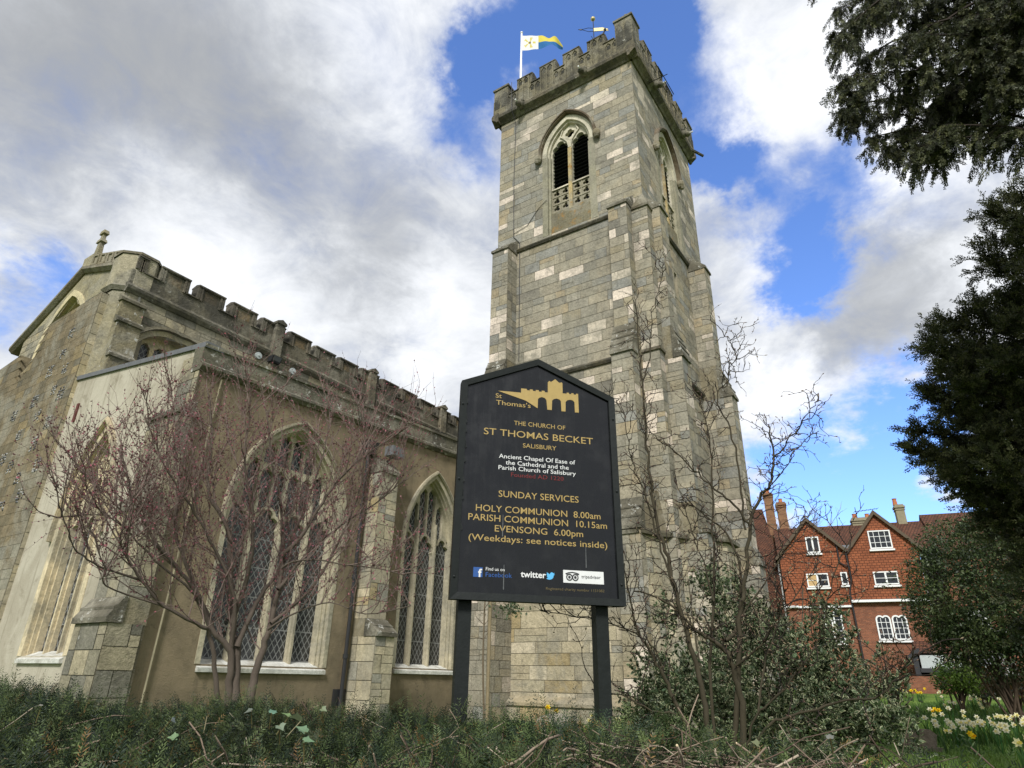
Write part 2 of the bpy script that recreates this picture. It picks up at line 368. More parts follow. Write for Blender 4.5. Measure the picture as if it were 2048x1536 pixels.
def arch_path(uc, w, zs, zp, za, n=9, legs=True):
    h = za-zp; R = (w*w+h*h)/(2*w); th = math.acos(max(-1, min(1, (R-w)/R)))
    if h > R: th = math.asin(min(1, h/R))
    L = []
    if legs: L.append((uc-w, zs))
    for i in range(n+1):
        a = th*i/n; L.append((uc-(w-R)-R*math.cos(a), zp+R*math.sin(a)))
    Rr = [(2*uc-u, z) for u, z in L[::-1]][1:]
    return L+Rr
def ashlar(mb, f, u0, u1, z0, z1, pal, rows=(.25, .42), bl=(.35, .95), holes=(), gap=.008, m=0, seed=1, n0=0.0, rough=.006, mortar=lin((118, 112, 96)), mm=None):
    """coursed blocks, every stone its own face with its own colour and a few millimetres of relief; holes = (uc, halfwidth function, zs, za)"""
    r = random.Random(seed); z = z0; zl = []
    while z < z1-1e-6:
        h = r.uniform(*rows)
        if z+h > z1-.12: h = z1-z
        zl.append((z, z+h)); z += h
    def emit(a, b, za, zb, off, col, mat, g, skip_hole=False):
        hs = [h for h in holes if zb > h[2] and za < h[3] and b > h[0]-h[4] and a < h[0]+h[4]]
        a += g; b -= g; za += g; zb -= g
        if not hs: mb.poly([f(a, off, za), f(b, off, za), f(b, off, zb), f(a, off, zb)], col, mat); return
        h = hs[0]; brk = sorted(set([za, zb]+[t for t in (h[2], h[3]) if za < t < zb])); sub = []
        for p, q in zip(brk[:-1], brk[1:]):
            k_ = max(1, int((q-p)/.06))
            for i in range(k_): sub.append((p+(q-p)*i/k_, p+(q-p)*(i+1)/k_))
        for p, q in sub:
            mid = (p+q)/2
            if mid <= h[2] or mid >= h[3]:
                mb.poly([f(a, off, p), f(b, off, p), f(b, off, q), f(a, off, q)], col, mat); continue
            w0 = h[1](min(max(p, h[2]+1e-4), h[3])); w1 = h[1](min(max(q, h[2]+1e-4), h[3]))
            l0, l1 = min(b, h[0]-w0), min(b, h[0]-w1); r0, r1 = max(a, h[0]+w0), max(a, h[0]+w1)
            if l0 > a+1e-4 or l1 > a+1e-4: mb.poly([f(a, off, p), f(max(a, l0), off, p), f(max(a, l1), off, q), f(a, off, q)], col, mat)
            if r0 < b-1e-4 or r1 < b-1e-4: mb.poly([f(min(b, r0), off, p), f(b, off, p), f(b, off, q), f(min(b, r1), off, q)], col, mat)
    for (za, zb) in zl:
        u = u0; hrow = zb-za
        emit(u0, u1, za, zb, n0-.012, mortar, m if mm is None else mm, 0)
        first = True
        while u < u1-1e-6:
            L = r.uniform(*bl)*(.7+.35*hrow/.3)
            if first: L *= r.uniform(.4, 1); first = False
            if u+L > u1-.22: L = u1-u
            if hrow > .27 and r.random() < .16:
                zm = za+hrow*r.uniform(.4, .6); emit(u, u+L, za, zm, n0+r.uniform(0, rough), pick(pal, r), m, gap*.8); emit(u, u+L, zm, zb, n0+r.uniform(0, rough), pick(pal, r), m, gap*.8)
            else: emit(u, u+L, za, zb, n0+r.uniform(0, rough), pick(pal, r), m, gap)
            u += L
def pierced(mb, f, u0, u1, z0, z1, solid, step, n0, n1, col, m=0):
    """stone plate with openings: marching squares over solid(u,z)>0 on a grid, extruded from n0 to n1"""
    nu = int(math.ceil((u1-u0)/step)); nz = int(math.ceil((z1-z0)/step))
    us = np.linspace(u0, u1, nu+1); zs = np.linspace(z0, z1, nz+1)
    U, Z = np.meshgrid(us, zs, indexing='ij'); S = solid(U, Z)
    for i in range(nu):
        j = 0
        while j < nz:
            c = [S[i, j], S[i+1, j], S[i+1, j+1], S[i, j+1]]
            if max(c) <= 0: j += 1; continue
            if min(c) > 0:
                j2 = j
                while j2+1 < nz and S[i, j2+2] > 0 and S[i+1, j2+2] > 0: j2 += 1
                mb.poly([f(us[i], n1, zs[j]), f(us[i+1], n1, zs[j]), f(us[i+1], n1, zs[j2+1]), f(us[i], n1, zs[j2+1])], col, m)
                j = j2+1; continue
            q = [(us[i], zs[j]), (us[i+1], zs[j]), (us[i+1], zs[j+1]), (us[i], zs[j+1])]; out = []; cross = []
            for a in range(4):
                b = (a+1) % 4
                if c[a] > 0: out.append(q[a])
                if (c[a] > 0) != (c[b] > 0):
                    t = c[a]/(c[a]-c[b]); p = (q[a][0]+(q[b][0]-q[a][0])*t, q[a][1]+(q[b][1]-q[a][1])*t); out.append(p); cross.append(p)
            mb.poly([f(u, n1, z) for u, z in out], col, m)
            for a in range(0, len(cross)-1, 2):
                p, p2 = cross[a], cross[a+1]
                mb.poly([f(p[0], n1, p[1]), f(p2[0], n1, p2[1]), f(p2[0], n0, p2[1]), f(p[0], n0, p[1])], col, m)
            j += 1
def sd_arch(U, Z, uc, w, zs, zp, za):       # >0 inside a pointed-arch opening
    h = za-zp; R = (w*w+h*h)/(2*w); du = np.abs(U-uc)
    arc = R-np.hypot(du-(w-R), np.maximum(Z-zp, 0))
    return np.minimum(np.where(Z > zp, arc, w-du), Z-zs)
def sd_light(U, Z, uc, a, z0, zh, k=1.0):   # >0 inside a light with a cusped head whose top is at zh
    body = np.minimum(np.minimum(a-np.abs(U-uc), Z-z0), (zh-1.55*a*k)-Z)
    top = .46*a-np.hypot(U-uc, (Z-(zh-.46*a*k))/k)
    sp = np.minimum(np.minimum(.16*a+.55*(zh-Z)/k, .42*a), zh-.05-Z) - np.abs(U-uc)
    l1 = .52*a-np.hypot(U-uc-.44*a, (Z-(zh-1.02*a*k))/k); l2 = .52*a-np.hypot(U-uc+.44*a, (Z-(zh-1.02*a*k))/k)
    l3 = .5*a-np.hypot(U-uc-.5*a, (Z-(zh-1.6*a*k))/k); l4 = .5*a-np.hypot(U-uc+.5*a, (Z-(zh-1.6*a*k))/k)
    mid = np.minimum(np.minimum(.62*a-np.abs(U-uc), Z-(zh-1.9*a*k)), (zh-.9*a*k)-Z)
    r = np.maximum(body, top)
    for q in (l1, l2, l3, l4, mid): r = np.maximum(r, q)
    return r
STONE_PALE = lin((172, 164, 142)); STONE_MID = lin((160, 152, 128))
def glass_panel(parent, f, path, n, name='glass'):
    mb = MB(); mb.poly([f(u, n, z) for u, z in path], (.03, .03, .035))
    me_uv = lambda x, y, z: (x+y, z)
    return mb.build(name, MATS['leaded_glass'], parent, uvf=me_uv)
def gothic_window(parent, f, uc, w, zs, zp, za, nl, head, mat='clean_stone', col=STONE_PALE, recess=.28, hood=True, tall_tracery=True, step=.022, moulds=.11, sill=True, wm=.085):
    """traceried window: frame (reveal mouldings, hood), tracery plate with mullions, leaded glass, sill"""
    fr = MB(); pth = arch_path(uc, w, zs, zp, za, 10)
    fr.sweep(f, pth, -.005, moulds, -recess-.1, .012, col); fr.sweep(f, pth, -.05, -.005, -recess-.1, -.09, tuple(c*.95 for c in col))
    fr.sweep(f, pth, -.09, -.05, -recess-.1, -.18, col)
    if hood:
        hp = arch_path(uc, w+moulds, zp-.25, zp, za+moulds*1.15, 10)
        fr.sweep(f, hp, 0.0, .085, .0, .085, tuple(c*.8 for c in col)); fr.sweep(f, hp, .02, .06, .085, .11, tuple(c*.75 for c in col))
    fo = fr.build('window', MATS[mat], parent)
    lw = 2*w/nl; a = lw/2-wm/2
    def solid(U, Z):
        ins = sd_arch(U, Z, uc, w+.02, zs-.02, zp, za+.02)
        op = np.full(U.shape, -9.0)
        for i in range(nl):
            c = uc-w+lw*(i+.5)
            op = np.maximum(op, sd_light(U, Z, c, a, zs+.05, head, 1.0))
        if tall_tracery:
            m_ = op.copy(); hwf = arch_hw(w, zs, zp, za)
            for i in range(2*nl):
                c = uc-w+lw*.5*(i+.5); zt = head-.3
                while zt < za and hwf(zt) > abs(c-uc)+lw*.2: zt += .02
                if zt-(head-.5) > .3:
                    z2 = min(zt, head+.95) if zt-head > 1.5 else zt
                    op = np.maximum(op, np.minimum(sd_light(U, Z, c, lw*.25-.032, head-1.3*a, z2, 1.0), -m_-.07))
                    if z2 < zt-.4: op = np.maximum(op, sd_light(U, Z, c, lw*.25-.032, z2+.1, zt, 1.0))
        return np.minimum(ins, -op)
    tr = MB(); pierced(tr, f, uc-w-.03, uc+w+.03, zs, za+.03, solid, step, -recess-.14, -recess, col)
    for i in range(1, nl):
        c = uc-w+lw*i; hwf = arch_hw(w, zs, zp, za); zt = head
        tr.fbox(f, c-.028, c+.028, -recess, -recess+.075, zs, min(head+.4, za), col)
    tr.build('tracery', MATS[mat], fo)
    glass_panel(fo, f, arch_path(uc, w+.02, zs, zp, za, 10), -recess-.1)
    if sill:
        s = MB(); s.side_prism(f, [(-recess-.05, zs+.1), (.07, zs-.06), (.07, zs-.14), (-recess-.05, zs-.14)], uc-w-.06, uc+w+.06, lin((196, 196, 190)))
        s.build('sill', MATS['clean_stone'], fo)
    return fo
def buttress(parent, f, u0, u1, stages, pal, mat, seed, capcol=lin((98, 94, 82)), name='buttress', capmat='old_lichen_stone', rows=(.27, .44)):
    """stages from the ground up: (z_bottom, z_top, projection); a sloped weathering joins each stage to the next"""
    mb = MB(); caps = []
    for i, (zb, zt, pr) in enumerate(stages):
        cap = MB(); caps.append(cap)
        nxt = stages[i+1][2] if i+1 < len(stages) else 0.0
        mb.fbox(f, u0+.02, u1-.02, -.05, pr-.02, zb, zt, lin((110, 102, 86)))
        ashlar(mb, lambda u, n, z: f(u, pr+n, z), u0, u1, zb, zt, pal, rows, (.25, .6), seed=seed+i)
        for side, uu in ((-1, u0), (1, u1)):
            ashlar(mb, lambda u, n, z: f(uu+side*n, u, z), 0, pr, zb, zt, pal, rows, (.25, .6), seed=seed+10+i*2+side)
        zn = stages[i+1][0] if i+1 < len(stages) else zt+(pr-nxt)*1.15
        zn = max(zn, zt+.25)
        h = zn-zt
        if nxt > 0: mb.fbox(f, u0, u1, -.05, nxt, zt-.01, zn+.01, lin((128, 120, 100)))
        cap.side_prism(f, [(nxt-.03, zt), (pr+.06, zt), (pr+.06, zt+.09), (nxt+.02, zn), (nxt-.03, zn)], u0-.03, u1+.03, capcol)
        for q in range(1, max(2, int(h/.28))):
            t = q/max(2, int(h/.28)); zq = zt+.09+(h-.09)*t; nq = pr+.06+(nxt+.02-pr-.06)*t
            cap.side_prism(f, [(nq-.1, zq-.02), (nq+.035, zq-.045), (nq+.035, zq), (nq-.1, zq+.08)], u0-.025, u1+.025, tuple(c*.9 for c in capcol))
    b = mb.build(name, MATS[mat], parent)
    for cap in caps: cap.build('weathering', MATS[capmat], b)
    return b

# ------------------------------------------------------------------ the tower
TX, TY, TX2, TY2 = 17.52, 6.40, 24.0, 12.62
tower = thing('church_tower', 'tall square battlemented stone tower with louvred belfry window and stepped corner buttresses', 'church tower', (20.7, 9.4, .3))
E_, S_ = east(TX), south(TY)
bw = arch_hw(.98, 17.05, 21.0, 22.5)
holeE = [(9.32, bw, 17.05, 22.5, .98)]; holeS = [(20.6, bw, 17.05, 22.5, .98)]
mb = MB()
ashlar(mb, E_, TY, TY2, 5.0, 24.05, PAL_TOWER, (.27, .46), (.38, .92), holeE, seed=3)
ashlar(mb, E_, TY, TY2, .9, 5.0, PAL_CLEAN, (.3, .5), (.5, 1.2), (), seed=4)
slit = lambda a, b: (20.25, lambda z: .13, a, b, .13)
ashlar(mb, S_, TX, TX2, 5.0, 24.05, PAL_TOWER, (.26, .45), (.36, .9), holeS+[slit(14.45, 15.5), slit(8.3, 9.3)], m=1, seed=5)
ashlar(mb, S_, TX, TX2, .3, 5.0, PAL_CLEAN, (.28, .45), (.4, 1.0), (), seed=6)
for fn_, a, b, sd in ((lambda u, n, z: (TX2+n, u, z), TY, TY2, 8), (lambda u, n, z: (u, TY2+n, z), TX, TX2, 9)):
    ashlar(mb, fn_, a, b, .3, 24.05, PAL_TOWER, (.25, .38), (.5, 1.2), (), seed=sd)
mb.build('wall', [MATS['tower_stone'], MATS['tower_stone_dark']], tower)
mb = MB()
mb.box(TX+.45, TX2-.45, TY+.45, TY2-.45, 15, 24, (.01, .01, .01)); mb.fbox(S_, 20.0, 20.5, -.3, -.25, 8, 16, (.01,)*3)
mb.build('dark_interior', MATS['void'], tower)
# plinth
mb = MB()
for fn_, a, b in ((E_, TY-.1, TY2), (S_, TX-.1, TX2)):
    ashlar(mb, lambda u, n, z: fn_(u, n+.16, z), a, b, .2, .92, PAL_CLEAN, (.3, .36), (.4, 1.0), seed=21)
    mb.side_prism(fn_, [(-.02, .9), (.22, .9), (.22, .98), (.02, 1.14), (-.02, 1.14)], a-.15, b+.15, lin((158, 146, 120)))
mb.build('plinth', MATS['church_stone'], tower)
# string courses
for z_ in (16.86, 11.12):
    mb = MB()
    for fn_, a, b in ((E_, TY-.1, TY2+.05), (S_, TX-.1, TX2+.05)):
        mb.side_prism(fn_, [(-.02, z_-.1), (.06, z_-.1), (.11, z_-.02), (.11, z_+.02), (-.02, z_+.13)], a, b, lin((92, 86, 70)))
    mb.build('string_course', MATS['parapet_stone'], tower)
# cornice
mb = MB(); prof = [(-.03, 23.98), (.06, 23.98), (.12, 24.06), (.30, 24.20), (.33, 24.33), (.27, 24.45), (-.03, 24.5)]
for fn_, a, b in ((E_, TY-.33, TY2+.33), (S_, TX-.33, TX2+.33), (lambda u, n, z: (TX2+n, u, z), TY-.33, TY2+.33), (lambda u, n, z: (u, TY2+n, z), TX-.33, TX2+.33)):
    mb.side_prism(fn_, prof, a+.002*len(mb.v) % .01, b, lin((112, 104, 88)))
mb.build('cornice', MATS['parapet_stone'], tower)
# battlemented parapet with blind panels, and corner piers
def battlements(parent, f, u0, u1, zlow, zcr, zmer, n_mer, corner, gapw, n0, col, capcol, seed, panels=True):
    r = random.Random(seed)
    mb = MB(); cp = MB(); span = u1-u0-2*corner; mw = (span-(n_mer+1)*gapw)/n_mer
    mb.fbox(f, u0, u1, n0-.28, n0, zlow, zcr, col)
    spans = []
    u = u0+corner
    cp_h = .09
    for i in range(n_mer+1):
        cp.side_prism(f, [(n0-.33, zcr), (n0+.05, zcr), (n0+.05, zcr+.04), (n0-.1, zcr+cp_h), (n0-.33, zcr+.04)], u-.01, u+gapw+.01, capcol)
        u += gapw
        if i < n_mer:
            spans.append((u, u+mw)); u += mw
    for a, b in spans:
        dz = r.uniform(-.03, .03)
        mb.fbox(f, a, b, n0-.28, n0-.001, zcr, zmer+dz, col)
        cp.side_prism(f, [(n0-.34, zmer+dz), (n0+.06, zmer+dz), (n0+.06, zmer+.05+dz), (n0-.12, zmer+.13+dz), (n0-.34, zmer+.05+dz)], a-.05, b+.05, capcol)
        for s_ in (a, b): cp.fbox(f, s_-.05, s_+.05, n0-.31, n0+.03, zcr+.03, zmer+dz-.002, capcol)
    return mb, cp, spans
PCOL = lin((128, 121, 100)); CAPC = lin((110, 104, 88))
def tower_parapet(fn_, u0, u1, seed):
    mb, cp, spans = battlements(tower, fn_, u0, u1, 24.45, 25.38, 25.95, 4, .80, .46, .22, PCOL, CAPC, seed)
    nr = int((u1-u0)/.3)
    for i in range(nr+1):
        u = u0+(u1-u0)*i/nr
        zt = 25.3
        for a, b in spans:
            if a-.02 <= u <= b+.02: zt = 25.94
        mb.fbox(fn_, u-.03, u+.03, .22, .262, 24.47, zt, tuple(c*1.05 for c in PCOL))
        if i < nr:
            u2 = u+(u1-u0)/nr; c = (u+u2)/2; zt2 = zt if zt < 25.5 else 25.94
            zt2 = 25.3
            for a, b in spans:
                if a+.02 <= c <= b-.02: zt2 = 25.94
            mb.fprism(fn_, [(u+.03, zt2), (u+.03, zt2-.2), (c-.06, zt2-.1), (c, zt2-.02), (c+.06, zt2-.1), (u2-.03, zt2-.2), (u2-.03, zt2)], .219, .256, tuple(c_*1.02 for c_ in PCOL))
            mb.fbox(fn_, c-.07, c+.07, .219, .226, zt2-.34, zt2-.15, (.03, .03, .025))  # near-black plate paints the shade of a recessed panel head
    mb.fbox(fn_, u0, u1, .22, .252, 24.47, 24.56, PCOL)
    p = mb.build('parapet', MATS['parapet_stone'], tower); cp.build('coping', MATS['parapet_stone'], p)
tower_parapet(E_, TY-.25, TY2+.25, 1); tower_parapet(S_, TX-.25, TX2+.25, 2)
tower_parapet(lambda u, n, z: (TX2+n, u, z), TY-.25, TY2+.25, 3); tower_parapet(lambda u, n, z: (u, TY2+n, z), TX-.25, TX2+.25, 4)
mb = MB(); mb.box(TX+.1, TX2-.1, TY+.1, TY2-.1, 24.3, 24.6, lin((90, 92, 96))); mb.build('roof', MATS['lead'], tower)
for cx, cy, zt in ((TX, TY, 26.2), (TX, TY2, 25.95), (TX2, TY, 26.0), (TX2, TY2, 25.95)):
    mb = MB(); sx = 1 if cx == TX else -1; sy = 1 if cy == TY else -1
    x0, x1 = sorted((cx-sx*.26, cx+sx*.48)); y0, y1 = sorted((cy-sy*.26, cy+sy*.48))
    mb.box(x0, x1, y0, y1, 24.46, zt, PCOL)
    mb.box(x0-.05, x1+.05, y0-.05, y1+.05, zt, zt+.1, CAPC)
    xm, ym = (x0+x1)/2, (y0+y1)/2
    b = len(mb.v)
    top = [(xm-.12, ym-.12, zt+.42), (xm+.12, ym-.12, zt+.42), (xm+.12, ym+.12, zt+.42), (xm-.12, ym+.12, zt+.42)]
    mb.hexa([(x0, y0, zt+.1), (x1, y0, zt+.1), (x1, y1, zt+.1), (x0, y1, zt+.1)]+top, CAPC)
    for q in range(2):
        for (fx, a, b_) in ((east(x0), y0, y1), (south(y0), x0, x1)):
            uq = a+(b_-a)*(q+.5)/2
            mb.fprism(fx, [(uq-.14, 24.8), (uq+.14, 24.8), (uq+.14, zt-.45), (uq, zt-.2), (uq-.14, zt-.45)], .0, .008, (.05, .048, .04))  # flat dark plates, coloured like the shaded inside of sunk panels
    if cx == TX and cy == TY:
        mb.box(xm-.1, xm+.1, ym-.1, ym+.1, zt+.42, zt+.56, CAPC); mb.ball((xm, ym, zt+.6), .09, col=CAPC, nu=6, nv=4)
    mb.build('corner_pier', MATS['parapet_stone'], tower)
# belfry windows
def belfry(fn_, uc):
    col = lin((190, 184, 166))
    fr = MB(); pth = arch_path(uc, .98, 17.05, 21.0, 22.5, 12)
    top = arch_path(uc, .98, 20.95, 21.0, 22.5, 12)
    fr.sweep(fn_, top, -.0, .20, -.4, .02, col); fr.sweep(fn_, top, -.08, 0, -.4, -.08, tuple(c*.97 for c in col))
    for s in (-1, 1):
        fr.fbox(fn_, uc+s*1.06-.12, uc+s*1.06+.12, -.4, .015, 17.05, 20.95, lin((138, 134, 116))); fr.fbox(fn_, uc+s*.90-.05, uc+s*.90+.05, -.4, -.08, 17.05, 20.95, lin((150, 146, 126)))
    hp = arch_path(uc, 1.2, 20.95, 21.0, 22.78, 12, legs=False)
    fr.sweep(fn_, hp, .0, .11, .0, .15, lin((104, 92, 76))); fr.sweep(fn_, hp, .04, .10, .15, .2, lin((96, 84, 70)))
    for s in (-1, 1):
        c = fn_(uc+s*1.32, .1, 20.95); fr.ball(c, .17, .17, .22, lin((120, 112, 92)), nu=7, nv=5); c = fn_(uc+s*1.36, .15, 20.8); fr.ball(c, .11, .12, .13, lin((100, 94, 78)), nu=6, nv=4)
    w = fr.build('window', MATS['clean_stone'], tower)
    lw = .85
    def solid(U, Z):
        ins = sd_arch(U, Z, uc, .93, 19.2, 21.0, 22.46)
        op = np.maximum(sd_light(U, Z, uc-.455, .375, 19.1, 21.72), sd_light(U, Z, uc+.455, .375, 19.1, 21.72))
        for a in range(4):
            an = math.pi/2*a; op = np.maximum(op, .105-np.hypot(U-uc-.11*math.cos(an), Z-21.93-.11*math.sin(an)))
        op = np.maximum(op, .08-np.hypot(U-uc, Z-21.93))
        return np.minimum(ins, -op)
    t = MB(); pierced(t, fn_, uc-.97, uc+.97, 19.2, 22.5, solid, .02, -.38, -.2, col)
    for s in (-1, 1):    # ogee ribs over the lights
        t.sweep(fn_, [(uc+s*.03, 21.15), (uc+s*.1, 21.5), (uc+s*.3, 21.78), (uc+s*.42, 21.9), (uc+s*.3, 22.2)], -.025, .025, -.2, -.14, col)
    t.build('tracery', MATS['clean_stone'], w)
    t = MB(); t.fbox(fn_, uc-.075, uc+.075, -.36, -.12, 18.05, 21.1, lin((176, 158, 116))); t.build('mullion', MATS['mullion_lichen'], w)
    for s in (-1, 1):
        lv = MB(); c = uc+s*.455
        for i in range(13):
            z = 19.32+i*.185
            lv.side_prism(fn_, [(-.28, z-.03), (-.26, z-.05), (-.52, z+.14), (-.54, z+.12)], c-.40, c+.40, (.03, .033, .037))
        lv.build('louvre', MATS['louvre'], w)
        def sp(U, Z):
            du = (U-(c-.38)) % .38-.19; dz = (Z-18.17) % .365-.1825
            op = np.full(U.shape, -1.0)
            for a in range(3):
                an = math.pi/2+2*math.pi*a/3+.25; op = np.maximum(op, .066-np.hypot(du-.072*math.cos(an), dz-.072*math.sin(an)))
            op = np.maximum(op, .05-np.hypot(du, dz))
            return np.minimum(np.minimum(.385-np.abs(U-c), 19.25-Z), -op)
        pp = MB(); pierced(pp, fn_, c-.39, c+.39, 18.17, 19.27, sp, .02, -.3, -.2, lin((142, 136, 118)))
        pp.fbox(fn_, c-.39, c+.39, -.28, -.14, 19.25, 19.31, lin((205, 196, 176)))
        for q in range(4): pp.fbox(fn_, c-.385, c+.385, -.2, -.175, 18.17+q*.365-.015, 18.17+q*.365+.015, lin((148, 142, 122)))
        for q in range(3): pp.fbox(fn_, c-.38+q*.38-.012, c-.38+q*.38+.012, -.2, -.177, 18.17, 19.25, lin((148, 142, 122)))
        pp.build('pierced_panel', MATS['clean_stone'], w)
    ap = MB(); ap.side_prism(fn_, [(-.42, 18.18), (-.13, 18.12), (-.08, 17.05), (-.42, 17.05)], uc-.97, uc+.97, lin((118, 112, 92)))
    ap.build('apron', MATS['apron_stone'], w)
belfry(E_, 9.32); belfry(S_, 20.6)
# slit windows
mb = MB()
for a, b in ((14.45, 15.5), (8.3, 9.3)):
    mb = MB(); mb.sweep(S_, [(20.12, a), (20.38, a), (20.38, b), (20.12, b)], -.1, 0.0, -.25, .012, lin((150, 142, 122)), closed=True)
    mb.build('slit_window', MATS['church_stone'], tower)
# buttresses: (z_bottom, z_top, projection)
ST = [(.2, 5.3, 1.25), (6.2, 10.75, .98), (11.9, 16.65, .62)]
def tower_butt(f, u0, u1, seed, st=ST, mat='tower_stone'): buttress(tower, f, u0, u1, st, PAL_TOWER, mat, seed)
tower_butt(E_, 6.78, 7.48, 100); tower_butt(E_, 11.68, 12.42, 130)
tower_butt(S_, 17.72, 18.42, 160, [(.2, 5.3, .95), (6.2, 10.75, .75), (11.9, 16.65, .5)], 'tower_stone')
tower_butt(S_, 21.95, 22.6, 190, [(.2, 5.0, 1.2), (5.6, 10.9, 1.05), (12.2, 16.5, .66)], 'tower_stone_dark')
tower_butt(lambda u, n, z: (TX2+n, u, z), TY+.2, TY+.95, 230)
# corner pier between the two near buttresses
mb = MB()
for fn_, a, b in ((east(TX-.2), TY-.2, TY+.4), (south(TY-.2), TX-.2, TX+.25)):
    ashlar(mb, fn_, a, b, .2, 16.6, PAL_TOWER, (.25, .4), (.3, .6), seed=261)
for zt in (11.0, 16.6):
    mb.box(TX-.25, TX+.3, TY-.25, TY+.45, zt-.04, zt+.06, lin((90, 84, 70)))
b = len(mb.v)
mb.hexa([(TX-.23, TY-.23, 16.66), (TX+.3, TY-.23, 16.66), (TX+.3, TY+.42, 16.66), (TX-.23, TY+.42, 16.66), (TX, TY, 17.3), (TX+.05, TY, 17.3), (TX+.05, TY+.05, 17.3), (TX, TY+.05, 17.3)], lin((104, 98, 82)))
mb.build('corner_shaft', MATS['tower_stone'], tower)
# clasping base of the near corner (splayed across the angle)
foot = [(16.35, 7.5), (16.35, 6.85), (17.1, 6.6), (18.75, 5.25), (19.6, 5.25), (19.6, 6.4)]
mb = MB()
for (p, q) in zip(foot[:-1], foot[1:]):
    L = math.hypot(q[0]-p[0], q[1]-p[1]); d = ((q[0]-p[0])/L, (q[1]-p[1])/L); nn = (d[1], -d[0])
    if nn[0]*(18.5-p[0])+nn[1]*(7.5-p[1]) > 0: nn = (-nn[0], -nn[1])
    fn_ = lambda u, n, z, p=p, d=d, nn=nn: (p[0]+d[0]*u+nn[0]*n, p[1]+d[1]*u+nn[1]*n, z)
    ashlar(mb, fn_, 0, L, .2, 5.2, PAL_CLEAN, (.26, .42), (.35, .9), seed=int(300+p[0]*10+p[1]))
    mb.side_prism(fn_, [(-.05, 5.15), (.12, 5.17), (.12, 5.27), (-.05, 5.4)], -.03, L+.03, lin((84, 80, 66)))
    cb = [(TX+.1, TY+.4) if False else None]
bot = [(x, y, 5.3) for x, y in foot]; cen = (17.6, 6.55)
tp = [(cen[0]+(x-cen[0])*.45, cen[1]+(y-cen[1])*.45, 6.5) for x, y in foot]
for i in range(len(foot)-1): mb.poly([bot[i], bot[i+1], tp[i+1], tp[i]], lin((112, 104, 86)))
mb.poly(tp, lin((112, 104, 86)))
mb.build('splayed_base', MATS['old_lichen_stone'] if False else MATS['church_stone'], tower)
# gargoyles, scroll bracket, conductor cable, iron handrail
def gargoyle(f, u, ln=.5):
    mb = MB(); mb.ball(f(u, .3, 24.28), .2, .2, .2, lin((104, 98, 82)), nu=7, nv=5); mb.ball(f(u+.02, .5, 24.2), .15, .14, .13, lin((96, 90, 74)), nu=7, nv=5)
    mb.ball(f(u-.1, .34, 24.42), .1, col=lin((96, 90, 74)), nu=6, nv=4); mb.ball(f(u+.1, .34, 24.42), .1, col=lin((96, 90, 74)), nu=6, nv=4)
    g = mb.build('gargoyle', MATS['parapet_stone'], tower, smooth=True)
    mb = MB(); mb.tube([f(u, .5, 24.22), f(u, .5+ln*.5, 24.2)], .035, 6, lin((190, 190, 185))); mb.build('spout', MATS['white_paint'], g)
gargoyle(E_, 8.35); gargoyle(E_, 11.4); gargoyle(S_, 22.6); gargoyle(S_, 19.4)
mb = MB(); c0 = Vector(S_(23.75, .3, 24.3)); mb.tube([c0, c0+Vector((.55, -.35, -.12))], .07, 6, lin((80, 76, 66))); mb.build('waterspout', MATS['parapet_stone'], tower)
mb = MB()
for s in (-1, 1):
    pts = []
    for i in range(22):
        a = i*.42; r_ = .05+.012*i; pts.append(S_(19.0+s*.34+s*r_*math.cos(a), .75, 23.75+r_*math.sin(a)*.9))
    mb.tube(pts, .014, 4, (.03,)*3)
mb.tube([S_(18.3, .8, 23.95), S_(20.1, .8, 24.1)], .018, 4, (.03,)*3); mb.tube([S_(19.0, .1, 24.1), S_(19.0, .95, 24.1)], .02, 4, (.03,)*3)
mb.build('scroll_bracket', MATS['iron'], tower)
mb = MB()
pts = [E_(11.86, .03, z) for z in np.linspace(24.0, 18.2, 12)]
mb.tube([E_(11.86+.02*math.sin(z), .36 if z > 24.1 else .03, z) for z in np.linspace(25.9, 17.6, 16)]+[E_(11.55, .03, 17.2), E_(11.52, .03, 12)], .014, 4, (.10, .09, .08)); mb.tube([E_(11.86, .03, 17.75), E_(11.2, .03, 17.9), E_(10.7, .03, 18.5), E_(10.3, .05, 18.75)], .013, 4, (.10, .09, .08))
mb.build('cable', MATS['iron'], tower)
mb = MB(); mb.tube([E_(8.75, -.25, 25.35), E_(7.5, -.2, 26.75)], .03, 5, (.03,)*3); mb.tube([E_(8.75, -.25, 25.35), E_(8.75, -.25, 26.2)], .03, 5, (.03,)*3); mb.tube([E_(8.75, -.25, 26.05), E_(8.0, -.22, 25.2)], .025, 5, (.03,)*3)
mb.ball(E_(7.5, -.2, 26.8), .07, col=(.03,)*3, nu=6, nv=4); mb.ball(E_(8.75, -.25, 26.22), .06, col=(.03,)*3, nu=6, nv=4)
mb.build('handrail', MATS['iron'], tower)

